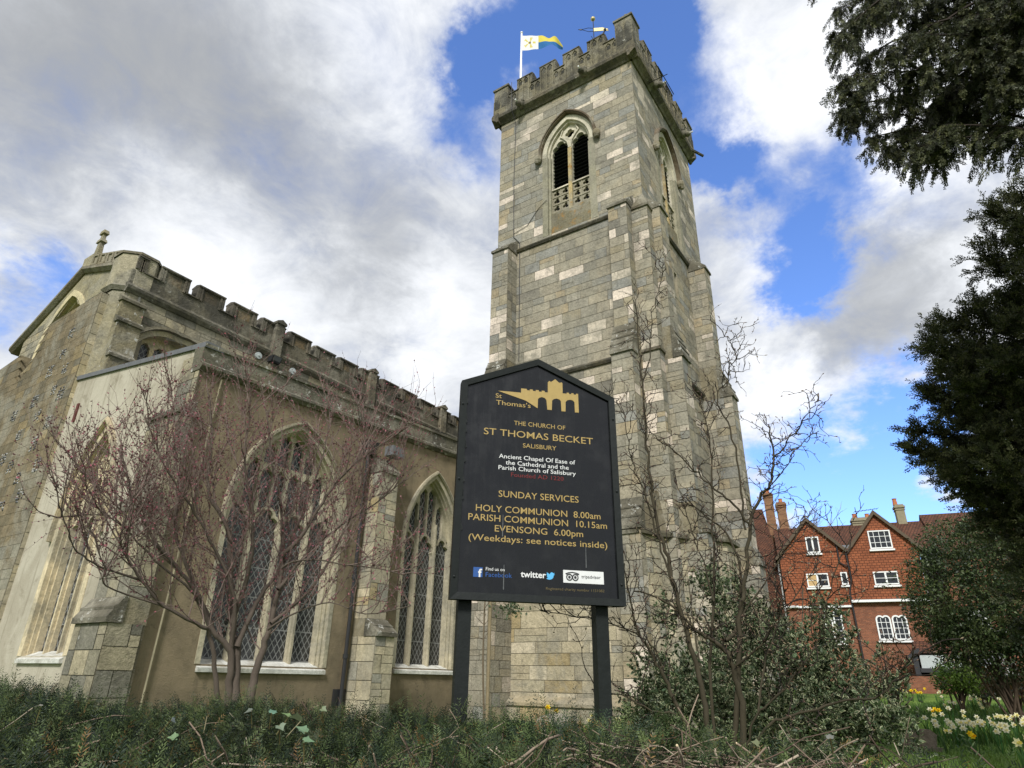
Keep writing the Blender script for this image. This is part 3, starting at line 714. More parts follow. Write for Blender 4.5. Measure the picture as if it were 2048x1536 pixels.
# flag and weather vane
fp = thing('flagpole', 'white flagpole flying a swallow-tailed yellow and blue flag above the tower', 'flagpole', (18.2, 12.1, 24.6))
mb = MB(); mb.tube([(18.2, 12.1, 24.6), (18.22, 12.08, 30.4)], [.06, .04], 8, (.8, .8, .8)); mb.ball((18.22, 12.08, 30.45), .07, col=(.7, .68, .6)); mb.build('pole', MATS['white_paint'], fp, smooth=True)
def make_flag():
    NX, NZ = 44, 14; hoist = Vector((18.22, 12.08, 0)); du = Rh
    V = []; F = []; cols = []
    def pos(i, j):
        t = i/NX; s = j/NZ
        x = 2.0*t; h = 1.06*(1-.42*t)
        zc = 29.72+.10*math.sin(t*2.2)-.28*max(0, t-.25)+.42*math.exp(-((t-.80)/.13)**2)-.42*max(0, t-.85)*3
        z = zc+(s-.5)*h*(1 if t < .8 else 1-.9*(t-.8)/.2*.9)
        wv = .16*math.sin(t*8.5+s*1.3)*t+.08*math.sin(t*17+s*2)*t
        p = hoist+du*x+Fh*wv; return (p.x, p.y, z)
    for i in range(NX+1):
        for j in range(NZ+1): V.append(pos(i, j))
    for i in range(NX):
        for j in range(NZ):
            a = i*(NZ+1)+j; t = (i+.5)/NX; s = (j+.5)/NZ
            F.append((a, a+1, a+NZ+2, a+NZ+1))
            if t < .42:
                r_ = math.hypot((t-.2)*2.6, (s-.5)*1.0); an = math.atan2(s-.5, (t-.2)*2.6)
                c = (.72, .72, .70)
                if r_ < .38 and math.cos(an*5) > .5: c = (.62, .52, .14)
                if r_ < .07: c = (.2, .14, .08)
            else: c = (.66, .55, .10) if s > .5 else (.035, .14, .34)
            cols.append(c)
    me = raw_mesh('flag', np.array(V)-np.array(fp.location), np.full(len(F), 4), np.array(F).ravel(), cols, [MATS['flag_cloth']], smooth=True)
    o = link('flag', me, fp)
make_flag()
vn = thing('weather_vane', 'gilded banner weather vane on a thin rod above the tower battlements', 'weather vane', (19.8, 8.97, 24.6))
mb = MB(); mb.tube([(19.8, 8.97, 24.6), (19.8, 8.97, 30.9)], [.035, .02], 6, (.05,)*3); mb.build('rod', MATS['iron'], vn)
mb = MB(); mb.ball((19.8, 8.97, 30.95), .12, col=(.5, .42, .2)); mb.build('ball_finial', MATS['gilt'], vn, smooth=True)
fv = lambda u, n, z: (19.8+Rh.x*u-Fh.x*n, 8.97+Rh.y*u-Fh.y*n, z)
mb = MB(); mb.fprism(fv, [(.0, 30.28), (.45, 30.34), (.72, 30.24), (.62, 30.2), (.74, 30.14), (.45, 30.12), (0, 30.06)], -.015, .015, (.6, .55, .35)); mb.build('banner', MATS['gilt'], vn)
mb = MB()
for s in (-1, 1): mb.tube([fv(0, 0, 30.17+s*.11), fv(-.25, 0, 30.17+s*.13), fv(-.45, 0, 30.17+s*.05), fv(-.6, 0, 30.17)], .015, 4, (.2, .18, .12))
mb.fprism(fv, [(-.58, 30.22), (-.74, 30.17), (-.58, 30.12)], -.015, .015, (.5, .45, .3))
for i in range(4):
    a = math.pi/2*i; mb.tube([(19.8, 8.97, 29.4), (19.8+.3*math.cos(a), 8.97+.3*math.sin(a), 29.4)], .012, 4, (.05,)*3)
mb.build('arrow', MATS['iron'], vn)

# ------------------------------------------------------------------ the church: aisle, clerestory, east gable
church = thing('church', 'long grey stone church with battlemented roofline, limewashed east wall and tall traceried windows', 'church', (11, 14, .2))
AY, AX, CY, CX = 12.5, 6.65, 18.0, 6.95
A_ = south(AY); Wt = east(AX); K_ = south(CY); G_ = east(CX)
def wall_with_holes(mb, f, u0, u1, z0, z1, holes, col=(.3,)*3, m=0, dz=.06, top=None):
    us = sorted(set([u0, u1]+[h[0]-h[4] for h in holes]+[h[0]+h[4] for h in holes])); us = [u for u in us if u0 <= u <= u1]
    tz = top or (lambda u: z1)
    for a, b in zip(us[:-1], us[1:]):
        hs = [h for h in holes if h[0]-h[4] < (a+b)/2 < h[0]+h[4]]
        if not hs: mb.poly([f(a, 0, z0), f(b, 0, z0), f(b, 0, tz(b)), f(a, 0, tz(a))], col, m); continue
        h = hs[0]; mb.poly([f(a, 0, z0), f(b, 0, z0), f(b, 0, h[2]), f(a, 0, h[2])], col, m)
        mb.poly([f(a, 0, h[3]), f(b, 0, h[3]), f(b, 0, tz(b)), f(a, 0, tz(a))], col, m)
        n_ = int((h[3]-h[2])/dz)
        for i in range(n_):
            p = h[2]+(h[3]-h[2])*i/n_; q = h[2]+(h[3]-h[2])*(i+1)/n_
            w0 = h[1](max(p, h[2]+1e-4)); w1 = h[1](q)
            mb.poly([f(a, 0, p), f(h[0]-w0, 0, p), f(h[0]-w1, 0, q), f(a, 0, q)], col, m); mb.poly([f(h[0]+w0, 0, p), f(b, 0, p), f(b, 0, q), f(h[0]+w1, 0, q)], col, m)
aw1 = (9.5, 1.52, 1.74, 4.7, 7.0); aw2 = (14.55, 1.15, 1.80, 4.9, 7.05)
H = lambda w: (w[0], arch_hw(w[1]+.1, w[2], w[3], w[4]+.12), w[2], w[4]+.12, w[1]+.1)
ptop = lambda x: 8.02+.055*(x-AX)
mb = MB(); wall_with_holes(mb, A_, AX, TX, .1, 7.6, [H(aw1), H(aw2)], top=lambda u: ptop(u)-.45)
mb.build('aisle_wall', MATS['roughcast'], church)
gothic_window(church, A_, *aw1, 4, 5.0)
gothic_window(church, A_, *aw2, 3, 5.35)
# aisle parapet and string course
mb = MB()
for i in range(12):
    a = AX-.05+(TX-AX+.05)*i/12; b = AX-.05+(TX-AX+.05)*(i+1)/12
    fz = lambda u, n, z: A_(u, n, z+ptop(u)-8.0)
    mb.side_prism(fz, [(-.25, 7.42), (.05, 7.42), (.14, 7.5), (.14, 7.56), (.06, 7.62), (.06, 7.95), (.1, 7.97), (.1, 8.04), (-.3, 8.1)], a, b, [lin((98, 95, 82)), lin((108, 103, 87)), lin((92, 88, 78))][i % 3])
mb.build('aisle_parapet', MATS['old_lichen_stone'], church)
# limewashed east wall of the aisle with its window
ew = (15.95, .92, 1.85, 4.5, 6.75)
etop = lambda y: 8.0+.11*(y-12.5)
mb = MB(); wall_with_holes(mb, Wt, AY, 19.0, .1, 8.2, [H(ew)], top=lambda u: etop(u)-.02)
mb.build('limewashed_wall', MATS['limewash'], church)
gothic_window(church, Wt, *ew, 3, 4.75, recess=.22, col=lin((200, 186, 156)), moulds=.18, wm=.13)
mb = MB(); n_ = 11
for i in range(n_):
    a = AY-.1+(6.05)*i/n_; b = AY-.1+6.05*(i+1)/n_
    fz = lambda u, n, z: Wt(u, n, z+etop(u))
    mb.side_prism(fz, [(-.4, .0), (.05, -.02), (.055, .09), (.02, .12), (-.4, .1)], a+.004, b-.004, lin((84, 86, 92)))
mb.build('lead_flashing', MATS['lead'], church)
mb = MB(); mb.poly([(AX, AY, 8.05), (TX, AY, 8.2), (TX, CY, 8.75), (AX, CY, 8.75)], (.2, .2, .22)); mb.build('aisle_roof', MATS['lead'], church)
mb = MB(); mb.fbox(Wt, 17.86, 17.96, -.02, .04, 7.35, 7.85, lin((104, 56, 50))); mb.build('wall_vent', MATS['vent'], church)
# aisle buttresses
buttress(church, Wt, 12.35, 13.5, [(.1, 2.35, .62), (2.8, 4.4, .42), (4.75, 6.35, .28)], PAL_CHURCH, 'church_stone', 400)
mb = MB()
ashlar(mb, lambda u, n, z: Wt(u, n+.03, z), 12.45, 13.2, 6.4, 7.85, PAL_CHURCH, (.25, .35), (.3, .5), seed=411); mb.build('quoin', MATS['church_stone'], church)
buttress(church, A_, 11.82, 12.46, [(.1, 2.45, .8), (2.85, 6.5, .45)], PAL_CLEAN, 'clean_stone', 430)
mb = MB(); ashlar(mb, lambda u, n, z: A_(u, n+.02, z), 15.95, TX, .8, 7.2, PAL_CLEAN, (.26, .4), (.35, .7), seed=433); mb.build('quoin', MATS['clean_stone'], church)
# rain pipe and hopper
mb = MB(); pts = [A_(11.6, .1, 7.0), A_(11.6, .1, 4.2), A_(11.6, .1, .4)]; mb.tube(pts, .045, 8, (.04,)*3)
for z in (2.0, 3.8, 5.6): mb.tube([A_(11.6, .1, z-.05), A_(11.6, .1, z+.05)], .065, 8, (.04,)*3)
mb.fbox(A_, 11.42, 11.78, .005, .05, .95, 1.3, (.05,)*3)
dp = mb.build('downpipe', MATS['iron'], church)
mb = MB(); mb.hexa([A_(11.5, .0, 6.95), A_(11.7, .0, 6.95), A_(11.7, .2, 6.95), A_(11.5, .2, 6.95), A_(11.4, .0, 7.3), A_(11.8, .0, 7.3), A_(11.8, .3, 7.3), A_(11.4, .3, 7.3)], (.05,)*3); mb.build('hopper', MATS['iron'], dp)
mb = MB(); mb.tube([A_(7.15, .05, 7.4), A_(6.98, .05, .6)], .022, 5, (.35,)*3); mb.build('conduit', MATS['chimney_stone'], church)
# clerestory wall
cw = [(8.75, 1.28, 8.3, 9.6, 10.62), (14.3, 1.5, 8.3, 9.7, 10.75), (18.8, 1.5, 8.3, 9.7, 10.75), (23.0, 1.5, 8.3, 9.7, 10.75)]
mb = MB(); holes = [(w[0], arch_hw(w[1], w[2], w[3], w[4]), w[2], w[4], w[1]) for w in cw]
ashlar(mb, K_, CX, 27, 8.3, 11.55, PAL_CHURCH, (.2, .3), (.35, .8), holes, seed=450)
mb.build('clerestory_wall', MATS['church_stone'], church)
for w in cw:
    fr = MB(); pth = arch_path(w[0], w[1], 8.35, w[3], w[4], 10)
    fr.sweep(K_, pth, -.02, .14, -.45, .01, lin((168, 158, 128))); 
    hp = arch_path(w[0], w[1]+.15, 9.4, w[3], w[4]+.17, 10); fr.sweep(K_, hp, 0, .09, 0, .12, lin((116, 110, 94)))
    fo = fr.build('clerestory_window', MATS['church_stone'], church)
    def solid(U, Z, w=w):
        ins = sd_arch(U, Z, w[0], w[1]+.02, 8.2, w[3], w[4]+.02); op = np.full(U.shape, -9.)
        for i in range(-1, 4):
            c = w[0]-.42+i*.42+.1
            if i >= 0 and i < 3 or abs(c-w[0]) < w[1]*.62: op = np.maximum(op, sd_light(U, Z, c, .155, 9.72, 10.36)); op = np.maximum(op, sd_light(U, Z, c, .165, 8.2, 9.6))
        return np.minimum(ins, -op)
    t = MB(); pierced(t, K_, w[0]-w[1]-.03, w[0]+w[1]+.03, 8.25, w[4]+.03, solid, .03, -.5, -.35, lin((194, 180, 142))); t.build('tracery', MATS['clean_stone'], fo)
    glass_panel(fo, K_, arch_path(w[0], w[1], 8.2, w[3], w[4], 10), -.45)
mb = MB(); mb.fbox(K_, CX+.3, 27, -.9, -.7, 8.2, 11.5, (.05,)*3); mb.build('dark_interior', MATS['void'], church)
mb = MB(); mb.side_prism(K_, [(-.05, 11.45), (.05, 11.45), (.13, 11.55), (.15, 11.63), (.05, 11.75), (-.05, 11.75)], CX-.05, 27, lin((100, 96, 82))); mb.build('string_course', MATS['parapet_stone'], church)
# clerestory battlements: merlons from 7.74 m on, every 1.22 m
mb = MB(); cp = MB()
mb.fbox(K_, CX, 27, -.3, .03, 11.7, 12.22, lin((104, 99, 85)))
r = random.Random(5); x = 7.74; edges = [(CX+.1, 7.26)]
while x < 26.5: edges.append((x, x+.84)); x += 1.168 if x > 9 else 1.22
for i, (a, b) in enumerate(edges):
    if i: cp.side_prism(K_, [(-.36, 12.22), (.09, 12.22), (.09, 12.26), (-.1, 12.31), (-.36, 12.26)], edges[i-1][1]-.01, a+.01, lin((98, 92, 80)))
    t = 12.66+r.uniform(-.02, .03)
    mb.fbox(K_, a, b, -.3, .028, 12.2, t, lin((106, 100, 84)))
    mb.fbox(K_, a+.2, b-.2, .028, .0285, 12.3, t-.1, lin((120, 104, 78)))
    mb.sweep(K_, [(a+.12, 12.22), (a+.12, t-.03), (b-.12, t-.03), (b-.12, 12.22)], -.0, .06, .028, .075, lin((114, 106, 92)))
    cp.side_prism(K_, [(-.36, t), (.1, t), (.1, t+.05), (-.12, t+.11), (-.36, t+.05)], a-.05, b+.05, lin((98, 92, 80)))
    for s in (a, b): cp.fbox(K_, s-.045, s+.045, -.33, .07, 12.27, t-.002, lin((98, 92, 80)))
pb_ = mb.build('parapet', MATS['parapet_stone'], church); cp.build('coping', MATS['parapet_stone'], pb_)
for x in (11.95, 16.5, 20.95, 25.4):
    mb = MB(); mb.fbox(K_, x-.17, x+.17, 0, .2, 10.3, 12.72, lin((122, 114, 96))); mb.fprism(K_, [(x-.2, 12.72), (x+.2, 12.72), (x+.2, 12.8), (x, 12.9), (x-.2, 12.8)], -.1, .24, lin((110, 104, 88))); mb.build('pilaster', MATS['parapet_stone'], church)
# corner turret (half octagon) and its stepped buttress
mb = MB(); oc = (CX+.35, CY+.55)
def octa(r0, z0, z1, col, r1=None):
    r1 = r1 or r0
    P0 = [(oc[0]+r0*math.cos(math.pi/8+i*math.pi/4), oc[1]+r0*math.sin(math.pi/8+i*math.pi/4), z0) for i in range(8)]; P1 = [(oc[0]+r1*math.cos(math.pi/8+i*math.pi/4), oc[1]+r1*math.sin(math.pi/8+i*math.pi/4), z1) for i in range(8)]
    for i in range(8): mb.poly([P0[i], P0[(i+1) % 8], P1[(i+1) % 8], P1[i]], col)
    mb.poly(P1, col)
octa(.62, 8, 11.5, lin((150, 142, 118))); octa(.66, 11.5, 11.62, lin((100, 96, 80)), .74); octa(.74, 11.62, 11.72, lin((100, 96, 80)), .64); octa(.64, 11.72, 12.75, lin((160, 152, 130))); octa(.68, 12.75, 12.83, CAPC); octa(.66, 12.83, 13.05, CAPC, .3)
mb.build('corner_turret', MATS['church_stone'], church)
mb = MB()
for z0, z1, pr in ((8.0, 9.3, .42), (9.3, 10.4, .3), (10.4, 11.1, .18)):
    mb.fbox(K_, CX-.1, CX+.55, 0, pr, z0, z1, lin((134, 126, 102))); mb.side_prism(K_, [(pr-.15, z1-.04), (pr+.07, z1-.04), (pr+.07, z1+.04), (pr-.15, z1+.2)], CX-.14, CX+.58, lin((98, 94, 80)))
mb.fbox(K_, 7.3, 7.36, .0, .05, 9.9, 11.5, lin((150, 150, 148)))
mb.build('stepped_buttress', MATS['old_lichen_stone'], church)
# east gable of the nave
GA, GZ = 21.35, 13.35
gtop = lambda y: GZ-.30*abs(y-GA) if y < GA else GZ-.48*(y-GA)
mb = MB(); gh = (21.7, arch_hw(1.35, 8, 10.6, 12.55), 8, 12.55, 1.35)
ashlar(mb, G_, CY+.3, 24.6, 8.2, 12.0, PAL_CHURCH, (.25, .35), (.4, .9), [gh], seed=470)
for i in range(20):
    a = CY+.3+6.3*i/20; b = CY+.3+6.3*(i+1)/20
    if gtop((a+b)/2) > 12.0:
        za, zb = max(12.0, gtop(a)), max(12, gtop(b)); lo = [12.0, 12.0]
        hwz = lambda u: max(12.0, 12.55-.55*(abs(u-21.7)/.6)**1.5) if abs(u-21.7) < .6 else 12.0
        mb.poly([G_(a, 0, hwz(a)), G_(b, 0, hwz(b)), G_(b, 0, zb), G_(a, 0, za)], lin((150, 142, 116)))
mb.build('east_gable', MATS['church_stone'], church)
fr = MB(); gp = arch_path(21.7, 1.35, 8.2, 10.6, 12.55, 10); fr.sweep(G_, gp, -.02, .18, -.5, .04, lin((196, 184, 150))); fr.sweep(G_, gp, -.14, -.02, -.6, -.15, lin((180, 168, 136)))
go = fr.build('gable_window', MATS['clean_stone'], church)
def solid(U, Z):
    ins = sd_arch(U, Z, 21.7, 1.35, 8.2, 10.6, 12.52); op = np.full(U.shape, -9.)
    for i in range(4): op = np.maximum(op, sd_light(U, Z, 21.7-1.0+.667*i, .27, 8.2, 11.3)); 
    for i in range(3): op = np.maximum(op, sd_light(U, Z, 21.7-.62+.62*i, .22, 11.2, 12.1))
    return np.minimum(ins, -op)
t = MB(); pierced(t, G_, 20.3, 23.1, 8.3, 12.56, solid, .035, -.6, -.45, lin((188, 176, 140))); t.build('tracery', MATS['clean_stone'], go)
glass_panel(go, G_, arch_path(21.7, 1.35, 8.2, 10.6, 12.55, 10), -.55)
mb = MB()
for a, b, in [(CY+.9, GA)]+[(GA+.65*i, GA+.65*(i+1)) for i in range(6)]:
    sl = lambda u, n, z: G_(u, n, z+gtop(u))
    mb.side_prism(sl, [(-.4, -.1), (.05, -.1), (.16, .0), (.16, .1), (.05, .16), (-.4, .16)], a, b-.01, lin((120, 112, 96)))
# panelled parapet near the ridge
for a, b in ((CY+.95, GA-.3),):
    sl = lambda u, n, z: G_(u, n, z+gtop(u)); mb.side_prism(sl, [(-.3, .16), (.02, .16), (.02, .62), (-.3, .62)], a, b, lin((150, 142, 118)))
    for q in range(4):
        u = a+(b-a)*(q+.5)/4; mb.sweep(sl, [(u-.16, .22), (u+.16, .22), (u+.16, .56), (u-.16, .56)], -.03, .03, .02, .06, lin((132, 124, 102)), closed=True)
mb.fbox(G_, GA-.35, GA+.3, -.35, .06, GZ+.1, GZ+.55, lin((150, 142, 118)))
mb.build('gable_coping', MATS['church_stone'], church)
mb = MB(); z = GZ+.5
for w_, h_ in ((.2, .25), (.12, .45), (.17, .12), (.09, .22), (.15, .14)):
    b = len(mb.v); mb.hexa([G_(GA-w_-.02, -.15-w_*.6, z), G_(GA+w_, -.15-w_*.6, z), G_(GA+w_, -.15+w_*.6, z), G_(GA-w_-.02, -.15+w_*.6, z), G_(GA-w_*.8, -.15-w_*.5, z+h_), G_(GA+w_*.8, -.15-w_*.5, z+h_), G_(GA+w_*.8, -.15+w_*.5, z+h_), G_(GA-w_*.8, -.15+w_*.5, z+h_)], lin((140, 132, 106))); z += h_
mb.build('finial', MATS['church_stone'], church)
mb = MB(); mb.poly([(CX+.4, CY+.3, 11.9), (27, CY+.3, 11.9), (27, GA, 13.2), (CX+.4, GA, 13.2)], (.2,)*3); mb.poly([(CX+.4, 24.7, 11.5), (27, 24.7, 11.5), (27, GA, 13.2), (CX+.4, GA, 13.2)], (.2,)*3); mb.build('nave_roof', MATS['lead'], church)
material('flint', lambda t: pset(t, attr(t), .35, .5, bump=t.noise(ocoord(t), 30, 4, .7), bstr=.5, bdist=.01))
# chequered stone wall east of the nave (stone with flint squares), its top stepping past the gable window
QX, QX2 = 6.55, 6.97
Q_ = east(QX); sq = lambda y, z: (y*1.0565, 1.55+(z-1.55)*1.0565)
prof = [sq(*p) for p in [(17.45, 10.86), (20.38, 10.72), (20.48, 10.0), (21.0, 9.25), (21.25, 9.05), (21.62, 9.6), (21.78, 10.1), (23.1, 9.96), (30, 9.4)]]
QY = prof[0][0]
mb = MB()
ptz = lambda y: np.interp(y, [p[0] for p in prof], [p[1] for p in prof])
r = random.Random(77); z = .1
while z < 11.5:
    h = r.uniform(.2, .32); u = QY
    while u < 31:
        L = r.uniform(.3, .75); a, b = u, u+L; z1 = min(z+h, ptz(a)); z2 = min(z+h, ptz(b))
        if z1 > z+.01 or z2 > z+.01:
            zl = max(z1, z); zr = max(z2, z)
            pal = PAL_CHEQ if z > 4.2 else PAL_CHEQ+PAL_CHURCH
            mb.poly([Q_(a+.004, r.uniform(0, .006), z+.004), Q_(b-.004, .003, z+.004), Q_(b-.004, .003, max(zr-.004, z+.004)), Q_(a+.004, .003, max(zl-.004, z+.004))], pick(pal, r))
        u += L
    z += h
for a, b in zip(prof[:-1], prof[1:]):
    mb.poly([Q_(a[0], -.008, .1), Q_(b[0], -.008, .1), Q_(b[0], -.008, b[1]), Q_(a[0], -.008, a[1])], lin((112, 98, 74)))
    mb.poly([Q_(a[0], .006, a[1]), Q_(b[0], .006, b[1]), Q_(b[0], -.74, b[1]), Q_(a[0], -.74, a[1])], lin((120, 110, 88)))
cwall = mb.build('chequered_wall', MATS['chequer_stone'], church)
mb = MB(); ashlar(mb, lambda u, n, z: (u, QY-n, z), QX, QX2, .1, prof[0][1]-.02, [((176, 164, 134), 6), ((188, 176, 148), 4), ((160, 148, 120), 3)], (.3, .5), (.75, .8), seed=79); mb.build('quoin', MATS['clean_stone'], cwall)
r = random.Random(12)
for (y, z) in ((18.6, 9.9), (18.25, 8.75), (18.5, 8.2), (19.15, 8.9), (19.5, 8.1), (18.0, 8.0), (19.0, 7.6), (18.2, 7.25), (18.6, 6.75), (19.8, 7.2), (18.0, 6.1), (18.9, 5.9), (19.6, 6.3), (18.4, 5.4), (19.3, 5.2), (20.3, 6.6), (20.1, 5.5), (18.7, 9.3), (20.6, 7.9), (21.3, 7.2)):
    mb = MB(); s = r.uniform(.14, .2); y, z = sq(y, z)
    for i in range(5):
        for j in range(5):
            if r.random() < .72:
                c = r.choice([lin((152, 150, 144)), lin((70, 70, 70)), lin((96, 96, 94)), lin((140, 138, 130)), (.02,)*3])
                u = y-s+2*s*(i+.5)/5+r.uniform(-.015, .015); zq = z-s+2*s*(j+.5)/5+r.uniform(-.015, .015)
                mb.ball(Q_(u, .004, zq), .02, s/5.4, s/5.4, c, nu=6, nv=4)
    mb.build('flint_square', MATS['flint'], cwall, smooth=True)
# things fixed to the church
def floodlight(x, z, label):
    o = thing('floodlight', label, 'floodlight', (x, CY-.25, z), 'floodlights on the clerestory')
    mb = MB(); mb.hexa([(x-.18, CY-.3, z-.1), (x+.18, CY-.3, z-.1), (x+.18, CY-.1, z-.1), (x-.18, CY-.1, z-.1), (x-.18, CY-.42, z+.1), (x+.18, CY-.42, z+.1), (x+.18, CY-.14, z+.12), (x-.18, CY-.14, z+.12)], (.08,)*3); mb.build('housing', MATS['iron'], o)
    mb = MB(); mb.tube([(x, CY-.12, z), (x, CY+.02, z-.12)], .03, 5, (.06,)*3); mb.build('bracket', MATS['iron'], o)
    mb = MB(); mb.poly([(x-.15, CY-.305, z-.085), (x+.15, CY-.305, z-.085), (x+.15, CY-.425, z+.085), (x-.15, CY-.425, z+.085)], (.3,)*3); mb.build('lens', MATS['lead'], o)
floodlight(11.9, 11.3, 'dark box floodlight fixed below the battlements beside the left pair of white discs')
floodlight(20.8, 11.35, 'dark box floodlight fixed below the battlements close to the notice board edge')
for x, lb in ((11.38, 'round white disc left of the dark floodlight under the battlements'), (12.8, 'round white disc right of the dark floodlight under the battlements'), (20.25, 'small white disc left of the floodlight near the notice board'), (21.6, 'small white disc nearest the notice board edge under the battlements')):
    mb = MB(); mb.tube([(x, CY-.02, 11.3), (x, CY-.1, 11.3)], .12, 14, (.4,)*3); mb.tube([(x, CY-.1, 11.3), (x, CY-.14, 11.3)], .035, 8, (.3,)*3)
    o = mb.build('wall_disc', MATS['disc_grey']); tag(o, lb, 'disc', 'white discs under the battlements')
o = thing('floodlight', 'grey box floodlight standing on the aisle parapet beside the rain hopper', 'floodlight', (12.25, AY-.3, 7.2), 'floodlights on the clerestory')
mb = MB(); mb.box(12.05, 12.5, AY-.55, AY-.25, 7.02, 7.28, (.25,)*3); mb.build('housing', MATS['lead'], o); mb = MB(); mb.tube([(12.3, AY-.3, 7.05), (12.3, AY+.02, 6.85)], .03, 5, (.05,)*3); mb.build('bracket', MATS['iron'], o)

# ------------------------------------------------------------------ ground
def gz(x, y):
    d = math.hypot(x, y); return max(0.0, (d-6)*.0325) if d < 60 else 54*.0325
def at(px, py, dist):           # point at a horizontal distance along a direction seen in the photograph
    d = fw+rt*((px-1024)/1300)+up*((768-py)/1300); t = dist/math.hypot(d.x, d.y); return Vector((d.x*t, d.y*t, EYE+d.z*t))
def grass_mat(t):
    co = ocoord(t); n = t.noise(co, .8, 8, .65); n2 = t.noise(co, 9, 6, .7)
    c = t.mix(t.ss(n, .35, .65), lin((72, 98, 42)), lin((104, 126, 56)))
    c = t.mix(t.math('MULTIPLY', t.ss(n2, .45, .7), .6), c, lin((50, 62, 30)))
    pset(t, c, .95, .1, bump=n2, bstr=.8, bdist=.05)
material('lawn', grass_mat)
rs = np.concatenate([np.linspace(0, 60, 61), np.array([80, 120, 200, 400, 900])]); na = 96
V = [(0, 0, 0)]; F = []
for i, r_ in enumerate(rs[1:]):
    for j in range(na):
        a = 2*math.pi*j/na; x, y = r_*math.cos(a), r_*math.sin(a)
        V.append((x, y, gz(x, y)+.03*math.sin(x*1.3+y)*math.cos(y*.9-x*.4)))
mbg = MB()
for i in range(len(rs)-1):
    for j in range(na):
        j2 = (j+1) % na
        if i == 0: mbg.poly([V[0], V[1+j], V[1+j2]])
        else:
            b = 1+(i-1)*na; mbg.poly([V[b+j], V[b+na+j], V[b+na+j2], V[b+j2]])
mbg.build('lawn', MATS['lawn'], None, smooth=True, kind='structure')

# ------------------------------------------------------------------ notice board
Bo = Vector((3.644, 2.944, 0)); Bw = Vector((.7316, -.6817, 0)); Bn = Vector((-.6817, -.7316, 0))
Bf = lambda u, n, z: (Bo.x+Bw.x*u+Bn.x*n, Bo.y+Bw.y*u+Bn.y*n, z)
def board_mat(t):
    co = ocoord(t); n = t.noise(co, 5, 8, .65); n2 = t.noise(t.vmath('MULTIPLY', co, (14, 14, 1.2)), 2.2, 5, .6)
    c = t.mix(t.ss(n, .45, .75), (.0035, .004, .005), (.011, .0115, .013))
    r = t.math('ADD', .20, t.math('MULTIPLY', t.ss(t.math('ADD', t.math('MULTIPLY', n, .5), t.math('MULTIPLY', n2, .5)), .4, .65), .18))
    pset(t, c, r, .45, bump=t.noise(co, 60, 3, .6), bstr=.03, bdist=.005)
material('board_paint', board_mat)
material('post_paint', plain((.011, .0135, .0125), .55, .25, 0, 20, .4, .3))
material('stain', plain(lin((96, 98, 98)), .7, .2, 0, 60, .6, .1))
material('letter_gold', plain(lin((170, 145, 88)), .45, .4, .0, 30, .18, .05))
material('letter_white', plain((.72, .72, .70), .5, .4, 0, 30, .1, .05))
material('letter_red', plain(lin((112, 42, 42)), .6, .3, 0, 40, .5, .05))
material('letter_blue', plain(lin((44, 84, 146)), .5, .4, 0, 30, .2, .05))
material('letter_sky', plain(lin((92, 178, 226)), .5, .4, 0, 30, .1, .05))
material('letter_dim', plain(lin((104, 92, 62)), .5, .4, 0, 50, .5, .05))
material('letter_dark', plain((.03, .03, .032), .5, .4, 0, 30, .1, .05))
board = thing('notice_board', 'tall black church notice board with gold lettering and pointed top on two posts', 'notice board', Bf(.645, 0, 0))
outl = [(0, 2.05), (1.29, 2.05), (1.283, 3.692), (.632, 3.968), (.006, 3.697)]
inn = [(.05, 2.10), (1.24, 2.10), (1.233, 3.662), (.632, 3.915), (.056, 3.667)]
mb = MB(); mb.fprism(Bf, outl, -.06, -.012, (.01,)*3); mb.build('panel', MATS['board_paint'], board)
mb = MB()
for i in range(5):
    j = (i+1) % 5; mb.hexa([Bf(*p) for p in ((outl[i][0], -.062, outl[i][1]), (outl[j][0], -.062, outl[j][1]), (inn[j][0], -.062, inn[j][1]), (inn[i][0], -.062, inn[i][1]), (outl[i][0], .012, outl[i][1]), (outl[j][0], .012, outl[j][1]), (inn[j][0], .006, inn[j][1]), (inn[i][0], .006, inn[i][1]))], (.01,)*3)
r = random.Random(3)
for i in range(14):      # peeling edge of the left moulding
    z = r.uniform(2.5, 3.5); mb.fprism(Bf, [(.045, z), (.06+r.uniform(0, .012), z+.02), (.058, z+.06), (.045, z+.1)], -.012, .004, (.01,)*3)
for z in (2.2, 2.9, 3.5):
    for u in (.022, 1.262): mb.ball(Bf(u, .012, z), .009, col=(.01,)*3, nu=6, nv=4)
mb.build('frame', MATS['post_paint'], board)
for u in (.12, 1.13):
    x, y, _ = Bf(u, -.12, 0); mb = MB(); mb.fbox(Bf, u-.047, u+.047, -.165, -.063, gz(x, y)-.3, 3.55, (.02,)*3); mb.build('post', MATS['post_paint'], board)
def text_geo(s, thick=.0):
    cu = bpy.data.curves.new('t', 'FONT'); cu.body = s; cu.size = 1.0; cu.offset = thick; cu.resolution_u = 3; cu.fill_mode = 'FRONT'
    o = bpy.data.objects.new('t', cu); C.objects.link(o); dg = bpy.context.evaluated_depsgraph_get(); me = o.evaluated_get(dg).to_mesh()
    V = np.array([v.co[:] for v in me.vertices]); F = [tuple(p.vertices) for p in me.polygons]
    o.evaluated_get(dg).to_mesh_clear(); bpy.data.objects.remove(o); bpy.data.curves.remove(cu); return V, F
capH = text_geo('H')[0][:, 1].max()
